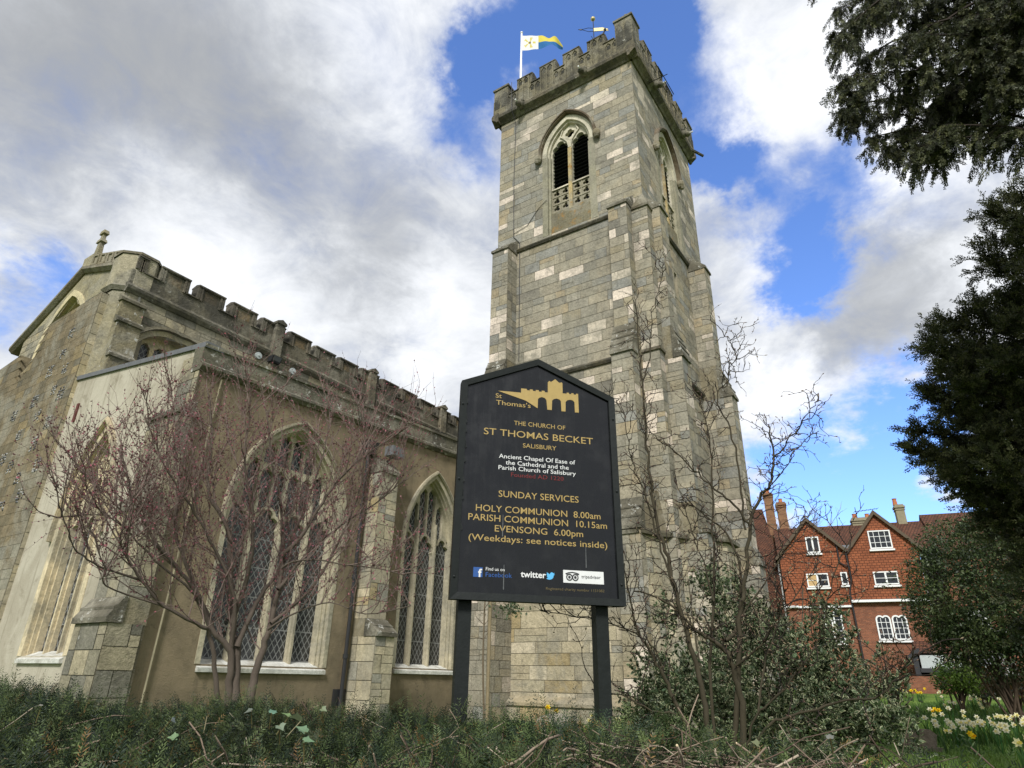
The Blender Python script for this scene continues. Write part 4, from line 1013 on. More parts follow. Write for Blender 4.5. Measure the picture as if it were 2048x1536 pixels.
def letters(s, u0, u1, zb, cap, mat, n=-.009, thick=.012, parent=None, name='lettering', keep=None):
    V, F = text_geo(s, thick); x0, x1 = V[:, 0].min(), V[:, 0].max(); sx = (u1-u0)/(x1-x0); sz = cap/capH
    P = np.array([Bf(u0+(v[0]-x0)*sx, n, zb+v[1]*sz) for v in V]); par = parent or board
    P = P-np.array(root_loc(par)); me = raw_mesh(name, P, np.array([len(f) for f in F]), np.array([i for f in F for i in f]), None, [MATS[mat]])
    return link(name, me, par)
lg = MB(); lg.fprism(Bf, [(.301, 3.651), (.43, 3.618), (.53, 3.592), (.63, 3.536), (.633, 3.616), (.645, 3.63), (.666, 3.638), (.69, 3.632), (.704, 3.616), (.711, 3.533), (.748, 3.534), (.752, 3.617), (.765, 3.631), (.788, 3.639), (.812, 3.634), (.826, 3.621), (.83, 3.532), (.864, 3.534), (.866, 3.618), (.882, 3.635), (.906, 3.642), (.93, 3.637), (.942, 3.623), (.944, 3.535), (.977, 3.536), (.975, 3.702), (.957, 3.702), (.957, 3.692), (.937, 3.692), (.937, 3.702), (.917, 3.702), (.917, 3.692), (.897, 3.692), (.897, 3.702), (.877, 3.702), (.877, 3.692), (.842, 3.692), (.842, 3.782), (.834, 3.79), (.818, 3.782), (.805, 3.79), (.78, 3.812), (.755, 3.79), (.742, 3.782), (.73, 3.79), (.717, 3.776), (.716, 3.684), (.69, 3.684), (.69, 3.695), (.665, 3.695), (.665, 3.684), (.64, 3.684), (.64, 3.695), (.615, 3.695), (.615, 3.684), (.59, 3.684), (.59, 3.695), (.565, 3.695), (.565, 3.684), (.54, 3.684), (.54, 3.695), (.492, 3.695), (.492, 3.656), (.4, 3.655)], -.012, -.009, (.4,)*3)
lg.build('emblem', MATS['letter_gold'], board)
for s, u0, u1, zb, cap, m in (("St", .284, .334, 3.590, .037, 'letter_gold'), ("Thomas's", .289, .572, 3.532, .038, 'letter_gold'),
        ('THE CHURCH OF', .438, .859, 3.374, .035, 'letter_gold'), ('ST THOMAS BECKET', .199, 1.089, 3.274, .053, 'letter_gold'), ('SALISBURY', .511, .782, 3.195, .034, 'letter_gold'),
        ('Ancient Chapel Of Ease of', .323, .935, 3.094, .033, 'letter_white'), ('the Cathedral and the', .377, .881, 3.047, .033, 'letter_white'), ('Parish Church of Salisbury', .322, .938, 3.004, .032, 'letter_white'), ('Founded AD 1220', .42, .837, 2.954, .032, 'letter_red'),
        ('SUNDAY SERVICES', .328, .955, 2.792, .048, 'letter_gold'), ('HOLY COMMUNION  8.00am', .160, 1.127, 2.676, .047, 'letter_gold'), ('PARISH COMMUNION  10.15am', .107, 1.176, 2.606, .047, 'letter_gold'), ('EVENSONG  6.00pm', .306, .983, 2.533, .046, 'letter_gold'), ('(Weekdays: see notices inside)', .115, 1.172, 2.461, .045, 'letter_gold'),
        ('Find us on', .249, .386, 2.255, .022, 'letter_white'), ('Facebook', .249, .440, 2.212, .031, 'letter_blue'), ('twitter', .504, .692, 2.222, .042, 'letter_white'), ('Registered charity number 1151082', .691, 1.134, 2.143, .018, 'letter_dim')):
    letters(s, u0, u1, zb, cap, m, thick=.022 if s == 'twitter' else (.003 if cap > .03 else 0))
mb = MB(); mb.fprism(Bf, [(.160, 2.207), (.226, 2.207), (.226, 2.274), (.160, 2.274)], -.012, -.0095, (.1,)*3); fb_ = mb.build('badge', MATS['letter_blue'], board); letters('f', .194, .222, 2.209, .052, 'letter_white', n=-.007, thick=.03, parent=board)
mb = MB(); mb.fprism(Bf, [(.822, 2.198), (1.133, 2.198), (1.133, 2.287), (.822, 2.287)], -.012, -.0095, (.7,)*3); mb.build('badge', MATS['letter_white'], board)
letters('tripadvisor', .96, 1.108, 2.236, .022, 'letter_dark', n=-.007, thick=.0)
mb = MB()
for cx in (.868, .913):
    ring = [(cx+.021*math.cos(a), 2.238+.021*math.sin(a)) for a in np.linspace(0, 2*math.pi, 20)[:-1]]
    mb.sweep(Bf, ring, -.0035, .0035, -.0095, -.006, (.02,)*3, closed=True)
    ring = [(cx+.0095*math.cos(a), 2.238+.0095*math.sin(a)) for a in np.linspace(0, 2*math.pi, 14)[:-1]]; mb.fprism(Bf, ring, -.0095, -.006, (.02,)*3)
mb.fprism(Bf, [(.845, 2.255), (.86, 2.266), (.89, 2.27), (.92, 2.266), (.937, 2.255), (.944, 2.264), (.92, 2.272), (.89, 2.276), (.86, 2.272), (.838, 2.264)], -.0095, -.0065, (.02,)*3)
mb.build('owl_eyes', MATS['letter_dark'], board)
mb = MB(); mb.fprism(Bf, [(.694, 2.220), (.706, 2.226), (.698, 2.235), (.702, 2.239), (.695, 2.249), (.700, 2.253), (.698, 2.264), (.715, 2.254), (.722, 2.250), (.724, 2.258), (.731, 2.265), (.741, 2.264), (.747, 2.259), (.757, 2.262), (.750, 2.252), (.759, 2.250), (.750, 2.244), (.747, 2.230), (.738, 2.219), (.722, 2.213), (.706, 2.214)], -.012, -.0095, (.3,)*3); mb.build('bird_mark', MATS['letter_sky'], board)

material('oak', plain(lin((92, 80, 66)), .8, .2, 0, 6, .35, .3))
for u, z0, z1 in ((.38, 2.13, 2.30), (.365, 2.50, 2.66), (1.0, 2.31, 2.46)):
    mb = MB(); mb.fprism(Bf, [(u-.004, z0), (u+.003, z0), (u+.002, z1), (u-.001, z1)], -.012, -.0085, (.1,)*3); mb.build('drip_stain', MATS['stain'], board)
# ------------------------------------------------------------------ houses beyond the churchyard
HS = 1.278; Ho = (45.57, 6.33); Hw = (.2164, -.9763); Hn = (-.9763, -.2164)
Hf = lambda u, n, z: (Ho[0]+HS*(Hw[0]*u+Hn[0]*n), Ho[1]+HS*(Hw[1]*u+Hn[1]*n), EYE+(z-EYE)*HS)
huv = lambda x, y, z: ((x-Ho[0])*Hw[0]+(y-Ho[1])*Hw[1], z)
ruv = lambda x, y, z: ((x-Ho[0])*Hw[0]+(y-Ho[1])*Hw[1]+(x-Ho[0])*.25, z*1.35)
house = thing('tile_hung_house', 'red tile-hung house with two pointed gables and white windows beyond the churchyard', 'house', Hf(.7, -2, 1.3))
nh = thing('long_house', 'long tile-roofed house behind the round evergreen, its roof higher than the gabled house beside it', 'house', Hf(6.5, -2, 1.3))
lh = thing('chimneyed_house', 'dark red roofed house with two tall brick chimneys beside the tower', 'house', Hf(-3.4, -3, 1.3))
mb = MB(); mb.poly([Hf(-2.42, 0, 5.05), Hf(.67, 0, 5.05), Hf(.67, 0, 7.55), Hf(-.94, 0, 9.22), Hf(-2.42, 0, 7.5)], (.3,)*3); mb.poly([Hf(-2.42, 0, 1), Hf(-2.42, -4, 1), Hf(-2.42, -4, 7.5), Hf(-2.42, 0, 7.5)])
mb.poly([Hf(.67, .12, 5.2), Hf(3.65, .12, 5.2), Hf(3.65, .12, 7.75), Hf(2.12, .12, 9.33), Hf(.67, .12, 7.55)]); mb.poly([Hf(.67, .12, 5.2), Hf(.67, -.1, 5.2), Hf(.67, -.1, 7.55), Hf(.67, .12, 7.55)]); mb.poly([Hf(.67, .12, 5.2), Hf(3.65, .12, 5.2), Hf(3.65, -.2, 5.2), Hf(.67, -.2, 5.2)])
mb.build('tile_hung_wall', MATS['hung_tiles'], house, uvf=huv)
mb = MB(); mb.poly([Hf(-2.42, -.1, 1), Hf(.5, -.1, 1), Hf(.5, -.1, 5.06), Hf(-2.42, -.1, 5.06)]); mb.poly([Hf(.5, -.02, 1), Hf(3.65, -.02, 1), Hf(3.65, -.02, 5.2), Hf(.5, -.02, 5.2)]); mb.poly([Hf(3.65, .12, 1), Hf(3.65, -4, 1), Hf(3.65, -4, 7.6), Hf(3.65, .12, 7.6)])
mb.build('brick_wall', MATS['red_brick'], house, uvf=huv)
def roof_gable(mb, uL, zL, uA, zA, uR, zR, n0, nb):
    for (ua, za) in ((uL, zL), (uR, zR)):
        mb.hexa([Hf(ua, n0, za), Hf(uA, n0, zA), Hf(uA, nb, zA), Hf(ua, nb, za), Hf(ua, n0, za+.09), Hf(uA, n0, zA+.1), Hf(uA, nb, zA+.1), Hf(ua, nb, za+.09)])
mb = MB(); roof_gable(mb, -2.62, 7.28, -.94, 9.2, .67, 7.52, .12, -2.6); roof_gable(mb, .66, 7.5, 2.12, 9.31, 3.85, 7.45, .24, -2.6)
mb.hexa([Hf(-2.5, .0, 7.5), Hf(4.55, .0, 7.5), Hf(4.55, -2.4, 9.18), Hf(-2.5, -2.4, 9.18), Hf(-2.5, .0, 7.58), Hf(4.55, 0, 7.58), Hf(4.55, -2.4, 9.27), Hf(-2.5, -2.4, 9.27)])
mb.hexa([Hf(-2.5, -5, 7.5), Hf(4.55, -5, 7.5), Hf(4.55, -2.4, 9.17), Hf(-2.5, -2.4, 9.17), Hf(-2.5, -5, 7.58), Hf(4.55, -5, 7.58), Hf(4.55, -2.4, 9.26), Hf(-2.5, -2.4, 9.26)])
mb.build('roof', MATS['roof_tiles'], house, uvf=ruv)
for (uL, zL, uA, zA, uR, zR, n0) in ((-2.62, 7.28, -.94, 9.2, .67, 7.52, .13), (.66, 7.5, 2.12, 9.31, 3.85, 7.45, .25)):
    mb = MB(); mb.sweep(Hf, [(uL, zL), (uA, zA), (uR, zR)], -.08, .06, n0-.02, n0+.03, lin((74, 62, 52))); mb.build('barge_board', MATS['oak'], house)
def win(u0, u1, z0, z1, nx, ny, n, sill=True, fr=.055, arch=0, curtain=None, bar=.022, leaf=1):
    mb = MB()
    if arch:
        um = (u0+u1)/2; w_ = (u1-u0)/2; pth = arch_path(um, w_, z0, z1-arch, z1, 6); mb.sweep(Hf, pth, -fr, .01, n, n+.05, (.78,)*3); mb.fbox(Hf, u0, u1, n, n+.05, z0, z0+fr, (.78,)*3)
    else: mb.sweep(Hf, [(u0, z0), (u1, z0), (u1, z1), (u0, z1)], 0, fr, n, n+.05, (.78,)*3, closed=True)
    um = [u0+(u1-u0)*i/leaf for i in range(leaf+1)]
    for i in range(1, leaf): mb.fbox(Hf, um[i]-.04, um[i]+.04, n, n+.045, z0, z1-(arch*.2), (.78,)*3)
    for l in range(leaf):
        a, b = um[l], um[l+1]
        for i in range(1, nx): mb.fbox(Hf, a+(b-a)*i/nx-bar/2, a+(b-a)*i/nx+bar/2, n+.01, n+.04, z0, z1-arch*.45, (.78,)*3)
        for j in range(1, ny): mb.fbox(Hf, a, b, n+.01, n+.038, z0+(z1-z0)*j/ny-bar/2, z0+(z1-z0)*j/ny+bar/2, (.78,)*3)
    o = mb.build('window', MATS['white_paint'], house)
    mb = MB(); mb.poly([Hf(u, n+.012, z) for u, z in (arch_path((u0+u1)/2, (u1-u0)/2, z0, z1-arch, z1, 6) if arch else [(u0, z0), (u1, z0), (u1, z1), (u0, z1)])]); mb.build('pane', MATS['pane'], o)
    if curtain: mb = MB(); mb.poly([Hf(u, n+.02, z) for u, z in [(curtain[0], z0), (curtain[1], z0), (curtain[1], z1), (curtain[0], z1)]]); mb.build('curtain', MATS['curtain'], o)
    if sill: mb = MB(); mb.fbox(Hf, u0-.06, u1+.06, n-.01, n+.09, z0-.11, z0-.03, (.78,)*3); mb.build('sill', MATS['white_paint'], o)
win(-1.1, -.5, 7.52, 8.3, 1, 1, .005, leaf=2); win(1.7, 2.66, 7.56, 8.42, 4, 3, .125); win(-1.33, -.36, 5.9, 6.53, 1, 2, .005, leaf=2, curtain=(-1.33, -.88))
win(.19, .48, 5.97, 6.55, 1, 1, .005); win(1.58, 2.6, 5.9, 6.5, 1, 2, .125, leaf=2); win(1.32, 1.92, 3.5, 4.5, 3, 4, -.015, arch=.12); win(1.98, 2.58, 3.5, 4.5, 3, 4, -.015, arch=.12)
win(-.85, -.5, 3.4, 4.9, 1, 3, -.095, arch=.3, sill=False); win(-.45, -.08, 3.4, 4.9, 1, 3, -.095, arch=.3)
mb = MB(); mb.fbox(Hf, .45, 3.65, .0, .2, 5.14, 5.25, (.78,)*3); mb.fbox(Hf, -2.45, -1.9, -.05, .08, 4.98, 5.06, (.78,)*3); mb.fbox(Hf, -2.4, .45, -.02, .02, 4.95, 5.04, (.2,)*3); mb.build('fascia', MATS['white_paint'], house)
mb = MB(); mb.tube([Hf(.6, .12, 7.45), Hf(.62, .1, 6.2), Hf(.45, .06, 5.6), Hf(.5, .06, 1.4)], .05, 6, (.03,)*3); mb.tube([Hf(.25, .05, 7.9), Hf(.25, .05, 7.0), Hf(.55, .1, 6.8)], .045, 6, (.03,)*3); mb.build('downpipe', MATS['iron'], house)
mb = MB(); mb.poly([Hf(.45, .0, 7.55), Hf(.9, 0, 7.55), Hf(.9, -.4, 7.9), Hf(.45, -.4, 7.9)], (.3,)*3); mb.build('lead_valley', MATS['lead'], house)
mb = MB(); mb.hexa([Hf(2.55, 0, 2.95), Hf(5.6, 0, 2.95), Hf(5.6, .95, 2.9), Hf(2.55, .95, 2.9), Hf(2.6, 0, 3.45), Hf(5.6, 0, 3.45), Hf(5.6, .9, 2.98), Hf(2.6, .9, 2.98)]); mb.build('pent_roof', MATS['roof_tiles'], house, uvf=ruv)
def chimney(par, u0, u1, n0, n1, z0, z1, pots, mat='chimney_brick'):
    mb = MB(); mb.fbox(Hf, u0, u1, n0, n1, z0, z1); mb.fbox(Hf, u0-.05, u1+.05, n0-.05, n1+.05, z1-.18, z1-.08); mb.fbox(Hf, u0-.03, u1+.03, n0-.03, n1+.03, z1-.3, z1-.24)
    c = mb.build('chimney', MATS[mat], par, uvf=lambda x, y, z: (x+y, z))
    for up_, h in pots:
        mb = MB(); b = Hf(up_, (n0+n1)/2, z1); mb.tube([b, (b[0], b[1], b[2]+h*.85), (b[0], b[1], b[2]+h)], [.15, .12, .15], 10, (.4, .2, .1)); mb.build('chimney_pot', MATS['pot'], c)
chimney(house, 3.52, 3.92, -2.7, -2.2, 8.6, 10.15, [(3.6, .45)], 'chimney_stone'); chimney(house, 1.42, 2.3, -2.8, -2.3, 8.4, 9.62, [(1.6, .3), (2.2, .26)], 'chimney_stone')
tv = thing('tv_aerial', 'thin metal television aerial on the chimney stack behind the right gable', 'aerial', Hf(1.75, -2.5, 9.6))
mb = MB(); a = Hf(1.72, -2.5, 9.6); b = Hf(1.7, -2.5, 10.2); mb.tube([a, b], .022, 4, (.1,)*3)
mb.build('mast', MATS['iron'], tv)
mb = MB(); mb.tube([Hf(1.6, -2.2, 9.9), Hf(2.8, -2.9, 10.15)], .018, 4, (.1,)*3)
for i in range(7):
    t_ = i/6; p = Vector(Hf(1.6+1.2*t_, -2.2-.7*t_, 9.9+.25*t_)); mb.tube([p+Vector((.25, .1, 0)), p-Vector((.25, .1, 0))], .011, 3, (.1,)*3)
mb.build('boom', MATS['iron'], tv)
# long house to the right
mb = MB(); mb.hexa([Hf(4.56, .2, 7.2), Hf(11, .2, 7.2), Hf(11, -2.5, 9.5), Hf(4.56, -2.5, 9.5), Hf(4.56, .2, 7.3), Hf(11, .2, 7.3), Hf(11, -2.5, 9.6), Hf(4.56, -2.5, 9.6)]); mb.poly([Hf(11, -2.5, 9.6), Hf(4.56, -2.5, 9.6), Hf(4.56, -5.2, 7.2), Hf(11, -5.2, 7.2)]); mb.build('roof', MATS['roof_tiles'], nh, uvf=ruv)
mb = MB(); mb.poly([Hf(4.6, -.1, 1), Hf(11, -.1, 1), Hf(11, -.1, 7.3), Hf(4.6, -.1, 7.3)]); mb.poly([Hf(4.6, -.1, 7.25), Hf(4.6, -2.5, 9.52), Hf(4.6, -5, 7.25), Hf(4.6, -5, 1), Hf(4.6, -.1, 1)]); mb.build('wall', MATS['red_brick'], nh, uvf=huv)
mb = MB(); mb.fbox(Hf, 4.9, 6.4, -.06, .02, 3.75, 3.87, (.75,)*3); mb.fbox(Hf, 5.0, 5.8, -.06, 0, 3.9, 4.7, (.75,)*3); mb.build('window_band', MATS['white_paint'], nh)
# house beside the tower
mb = MB(); mb.poly([Hf(-4.6, -1.4, 1), Hf(-2.55, -1.4, 1), Hf(-2.55, -1.4, 7.2), Hf(-4.6, -1.4, 7.2)]); mb.poly([Hf(-2.55, -1.4, 1), Hf(-2.55, -4, 1), Hf(-2.55, -4, 7.2), Hf(-2.55, -1.4, 7.2)]); mb.build('wall', MATS['red_brick'], lh, uvf=huv)
mb = MB(); mb.hexa([Hf(-4.8, -1.2, 7.1), Hf(-2.4, -1.2, 7.1), Hf(-2.9, -3.2, 10.5), Hf(-4.8, -3.2, 10.5), Hf(-4.8, -1.2, 7.2), Hf(-2.4, -1.2, 7.2), Hf(-2.9, -3.2, 10.6), Hf(-4.8, -3.2, 10.6)]); mb.poly([Hf(-2.4, -1.2, 7.2), Hf(-2.9, -3.2, 10.6), Hf(-2.4, -5, 7.2)]); mb.poly([Hf(-3.3, -.6, 1), Hf(-2.3, -.6, 1), Hf(-2.3, -.6, 6.2), Hf(-3.3, -.6, 7.6)]); mb.build('roof', MATS['roof_tiles'], lh, uvf=ruv)
chimney(lh, -2.75, -2.28, -3.3, -2.7, 7.5, 11.4, [(-2.5, .35)]); chimney(lh, -2.15, -1.68, -3.0, -2.4, 7.0, 10.75, [(-1.9, .3)])
mb = MB(); mb.tube([Hf(-2.5, -.55, 7.3), Hf(-2.5, -.5, 1.5)], .05, 6, (.6,)*3); mb.build('downpipe', MATS['white_paint'], lh)
# outbuilding, glass lean-to, brick garden wall
ob = thing('outbuilding', 'low garage with white fascia and dark doorway below the tiled pent roof', 'outbuilding', Hf(3.6, 1.2, 1.3))
mb = MB(); mb.fbox(Hf, 2.6, 4.1, .95, 1.05, 2.3, 2.82, (.7,)*3); mb.build('fascia', MATS['disc_grey'], ob)
mb = MB(); mb.fbox(Hf, 2.5, 4.2, 1.0, 1.25, 2.13, 2.3, (.05,)*3); mb.fbox(Hf, 2.3, 2.5, .9, 1.2, 1.9, 2.95, (.04,)*3); mb.hexa([Hf(2.1, .6, 2.6), Hf(2.6, .6, 2.9), Hf(2.6, 1.3, 2.9), Hf(2.1, 1.3, 2.6), Hf(2.1, .6, 2.75), Hf(2.6, .6, 3.1), Hf(2.6, 1.3, 3.1), Hf(2.1, 1.3, 2.75)], (.04,)*3); mb.build('gutter', MATS['iron'], ob)
mb = MB(); mb.fbox(Hf, 2.55, 5.2, .5, .6, 1.2, 2.9, (.02,)*3); mb.build('doorway', MATS['void'], ob)
gh_ = thing('glass_lean_to', 'small grey glass-roofed lean-to under the dark conifer', 'lean-to', Hf(5.2, 1.5, 1.3))
mb = MB(); mb.hexa([Hf(4.55, .9, 2.9), Hf(5.75, .9, 2.9), Hf(5.85, 2.0, 2.25), Hf(4.75, 2.0, 2.25), Hf(4.55, .9, 2.94), Hf(5.75, .9, 2.94), Hf(5.85, 2.0, 2.29), Hf(4.75, 2.0, 2.29)], (.4,)*3); mb.build('glass_roof', MATS['lead'], gh_)
mb = MB()
for t_ in (0, .33, .66, 1): mb.tube([Hf(4.55+1.2*t_, .9, 2.95), Hf(4.75+1.1*t_, 2.0, 2.3)], .03, 4, (.6,)*3)
mb.fbox(Hf, 4.75, 5.85, 1.95, 2.0, 1.2, 2.26, (.12,)*3); mb.build('glazing_bars', MATS['white_paint'], gh_)
gw = MB(); gw.fbox(Hf, 1.9, 3.6, 1.5, 1.75, 1.1, 1.98, (.3,)*3); o = gw.build('garden_wall', MATS['red_brick'], None, uvf=huv); tag(o, 'low brown brick garden wall in front of the garage', 'wall')
gw = MB(); gw.fbox(Hf, 4.0, 7.0, 2.1, 2.3, 1.0, 2.05, (.3,)*3); o = gw.build('garden_fence', MATS['post_paint'], None); tag(o, 'dark low fence behind the shrubs under the conifer', 'fence')

# ------------------------------------------------------------------ vegetation
def leaf_mat(rough=.5, trans=.25, spec=.35):
    def fn(t):
        c = attr(t); co = ocoord(t); n = t.noise(co, 30, 3, .6); c = t.mix(1.0, c, t.mix(n, (.75,)*3, (1.25,)*3), 'MULTIPLY')
        pset(t, c, rough, spec)
        tr = t.new('ShaderNodeBsdfTranslucent'); t.put(tr.inputs[0], c); mx = t.new('ShaderNodeMixShader'); mx.inputs[0].default_value = trans
        t.l.new(t.p.outputs[0], mx.inputs[1]); t.l.new(tr.outputs[0], mx.inputs[2]); t.l.new(mx.outputs[0], t.out.inputs[0])
    return fn
material('leaf', leaf_mat()); material('needle', leaf_mat(.55, .15, .25)); material('petal', leaf_mat(.6, .35, .2))
def bark_mat(t):
    co = ocoord(t); n = t.noise(t.vmath('MULTIPLY', co, (1, 1, .3)), 28, 6, .7); n2 = t.noise(co, 6, 6, .7)
    c = t.mix(1.0, attr(t), t.mix(t.math('ADD', t.math('MULTIPLY', n, .5), t.math('MULTIPLY', n2, .5)), (.5,)*3, (1.5,)*3), 'MULTIPLY')
    pset(t, c, .85, .25, bump=n, bstr=.6, bdist=.01)
material('bark', bark_mat)
rng = np.random.default_rng(11)
def unit(a): return a/(np.linalg.norm(a, axis=-1, keepdims=True)+1e-9)
def polys(name, V, cols, mat, parent, kind=None):       # V (N,k,3): N polygons of k corners, one mesh
    N, k_ = V.shape[:2]; P = V.reshape(-1, 3)
    if parent is not None: P = P-np.array(root_loc(parent))
    me = raw_mesh(name, P, np.full(N, k_), np.arange(N*k_), cols, [MATS[mat]]); return link(name, me, parent, kind)
def blades(base, d, side, L, Wd, mid=.45):               # diamond leaves
    L = np.asarray(L).reshape(-1, 1); Wd = np.asarray(Wd).reshape(-1, 1)
    return np.stack([base, base+d*L*mid+side*Wd*.5, base+d*L, base+d*L*mid-side*Wd*.5], 1)
def vary(col, n, amt=.25, hue=.08):
    c = np.tile(np.array(lin(col)), (n, 1)); return np.clip(c*rng.uniform(1-amt, 1+amt, (n, 1))*rng.uniform(1-hue, 1+hue, (n, 3)), 0, 1)
def sprays(base, d, L, nn, nl, nw, flat=.25):
    """needle sprays: base (N,3), direction (N,3), length (N), nn needles a side -> (N*nn*2,4,3)"""
    N = len(base); up_ = rng.normal(size=(N, 3)); s = unit(np.cross(d, up_)); nrm = unit(np.cross(d, s))
    t = (np.arange(nn)+.5)/nn; out = []
    for sg in (-1, 1):
        tt = np.clip(t[None, :]+rng.uniform(-.02, .02, (N, nn)), 0, 1)
        b = base[:, None, :]+d[:, None, :]*(tt*L[:, None])[:, :, None]
        nd = unit(d[:, None, :]*.75+sg*s[:, None, :]*1.0+nrm[:, None, :]*rng.normal(0, flat, (N, nn, 1)))
        ln = nl*(1.0-.45*tt**3)*rng.uniform(.8, 1.2, (N, nn))
        sd = np.repeat(d[:, None, :], nn, 1)
        out.append(blades(b.reshape(-1, 3), nd.reshape(-1, 3), sd.reshape(-1, 3), ln.reshape(-1), np.full(N*nn, nw), .5))
    return np.concatenate(out), np.concatenate([np.repeat(np.arange(N), nn)]*2)
def RF(r_, f, z=0.0): return Vector((Rh.x*r_+Fh.x*f, Rh.y*r_+Fh.y*f, z))

# ---- the clipped yew hedge in front of the camera
hedge = thing('yew_hedge', 'broad dark green clipped yew hedge with bare cut twigs in front of the notice board', 'hedge', RF(-.8, 2.3, 0))
def hnoise(r_, f): return .035*np.sin(r_*3.1+1)*np.cos(f*2.7+.4)+.025*np.sin(r_*7.3+f*5.1)+.018*np.cos(r_*13-f*11)
def hfar(r_): return np.interp(r_, [-6, -2.4, -.4, .0, .3, .6, 1.3, 1.7], [3.8, 3.55, 3.35, 3.1, 2.75, 2.5, 2.35, 2.2])
def htop(r_, f): return np.interp(r_, [-6, -2.6, -1.9, -1.2, -.3, .3, .8, 1.3, 1.7], [1.52, 1.50, 1.43, 1.40, 1.375, 1.39, 1.385, 1.375, 1.36])-.012*(3.3-f)+hnoise(r_, f)*.8
def hnear(r_): return .85+0*r_
RE = 1.3
gr, gf = 90, 40; V = []
for i in range(gr+1):
    r_ = -5.5+(RE+5.5)*i/gr
    for j in range(gf+1):
        f = float(hnear(r_)+(hfar(r_)-hnear(r_))*j/gf); e_ = min(j, gf-j)/gf; V.append(tuple(RF(r_, f, float(htop(r_, f))-.085-.10*max(0, .08-e_)/.08-.03*math.sin(r_*19+f*17))))
mb = MB()
ix = lambda i, j: V[i*(gf+1)+j]
for i in range(gr):
    for j in range(gf): mb.poly([ix(i, j), ix(i+1, j), ix(i+1, j+1), ix(i, j+1)], lin((34, 32, 22)))
    for j in (0, gf):
        p, q = ix(i, j), ix(i+1, j); mb.poly([p, q, (q[0], q[1], 0), (p[0], p[1], 0)], lin((34, 34, 22)))
for j in range(gf): p, q = ix(gr, j), ix(gr, j+1); mb.poly([p, q, (q[0], q[1], 0), (p[0], p[1], 0)], lin((34, 34, 22)))
mb.build('woody_core', MATS['bark'], hedge, smooth=True)
def hedge_pts(n, rmin=-3.4):
    f = np.sqrt(rng.uniform(.9**2, 3.6**2, n)); r_ = rng.uniform(-1, 1, n); lo = np.maximum(-.82*f-.25, -5.4); hi = np.minimum(.8*f+.2, RE); r_ = lo+(hi-lo)*(r_+1)/2
    k_ = f < hfar(r_); return r_[k_], f[k_]
r_, f = hedge_pts(27000)
dead = (.62+.38*np.sin(r_*4.3+1.9)*np.cos(f*5.1+r_))*np.clip((2.25-f+.35*np.clip(r_+.6, -.2, 1.6))/.6, 0, 1)*np.clip((r_+1.2)/.5, 0, 1)
keep = rng.uniform(0, 1, len(r_)) > dead*.95; r_, f = r_[keep], f[keep]
n_ = len(r_); z = htop(r_, f)-.09+np.abs(rng.normal(0, .035, n_))
clump = .5+.5*np.sin(r_*9+f*4)*np.cos(f*8-r_*5)
base = np.stack([Rh.x*r_+Fh.x*f, Rh.y*r_+Fh.y*f, z], 1)
d = unit(np.stack([rng.normal(0, .55, n_), rng.normal(0, .55, n_), rng.uniform(.25, 1.2, n_)], 1)-np.array([Fh.x, Fh.y, 0])*.2)
L = rng.uniform(.045, .10, n_)*np.where(rng.uniform(0, 1, n_) < .1, 1.5, 1); Vn, idx = sprays(base, d, L, 10, .0175, .0036)
pal = np.array([lin((48, 62, 36)), lin((62, 76, 43)), lin((30, 42, 28)), lin((80, 92, 54)), lin((46, 60, 44))])
ci = np.clip((clump*3+rng.uniform(0, 2.2, n_)).astype(int), 0, 4); cs = pal[ci]*(.55+.9*(.5+.5*np.sin(r_*2.7+np.sin(f*3.3))*np.cos(f*2.1+.7)))[:, None]*rng.uniform(.5, 1.5, (n_, 1)); cs[rng.uniform(0, 1, n_) < .035] = lin((128, 100, 62))
polys('foliage', Vn, cs[idx]*rng.uniform(.85, 1.15, (len(idx), 1)), 'needle', hedge)
# long leading shoots standing clear of the top
r_, f = hedge_pts(420); n_ = len(r_); z = htop(r_, f)-.04; base = np.stack([Rh.x*r_+Fh.x*f, Rh.y*r_+Fh.y*f, z], 1)
d = unit(np.stack([rng.normal(0, .25, n_), rng.normal(0, .25, n_), np.ones(n_)], 1)); L = rng.uniform(.07, .16, n_); Vn, idx = sprays(base, d, L, 12, .019, .0034, .5)
polys('leading_shoot', Vn, (pal[rng.integers(0, 5, n_)]*1.1)[idx], 'needle', hedge)['kind'] = 'stuff'
mb = MB(); rr = random.Random(21)
def htopf(r_, f): return float(htop(np.array(r_), np.array(f)))
ct = 0
while ct < 2200:
    f = rr.uniform(1.5, 3.4); r_ = rr.uniform(-.8*f, min(.8*f, 1.15))
    if f > float(hfar(r_)): continue
    dd = (.62+.38*math.sin(r_*4.3+1.9)*math.cos(f*5.1+r_))*max(0, min(1, (2.25-f+.35*max(-.2, min(1.6, r_+.6)))/.6))*max(0, min(1, (r_+1.2)/.5))
    if rr.random() > .12+dd: continue
    ct += 1
    p = RF(r_, f, htopf(r_, f)-.03-rr.random()*.06); L = rr.uniform(.06, .26); d = Vector((rr.gauss(0, 1), rr.gauss(0, 1), rr.uniform(-.35, .15))).normalized(); pts = [p]
    for s in range(4): d = (d+Vector((rr.gauss(0, .3), rr.gauss(0, .3), rr.gauss(0, .2)))).normalized(); pts.append(pts[-1]+d*L/4)
    ra = rr.choice([.001, .0013, .0015, .0018, .002, .0025, .0035]); c = rr.choice([lin((122, 106, 90)), lin((98, 82, 68)), lin((138, 122, 104)), lin((78, 64, 54)), lin((88, 74, 62)), lin((166, 152, 132))])
    mb.tube(pts, [ra, ra, ra*.9, ra*.85, ra*.8], 6, c)
    if ra > .003 and rr.random() < .6: mb.tube([pts[-1], pts[-1]+d*.0015], ra*.78, 6, lin((206, 186, 150)))
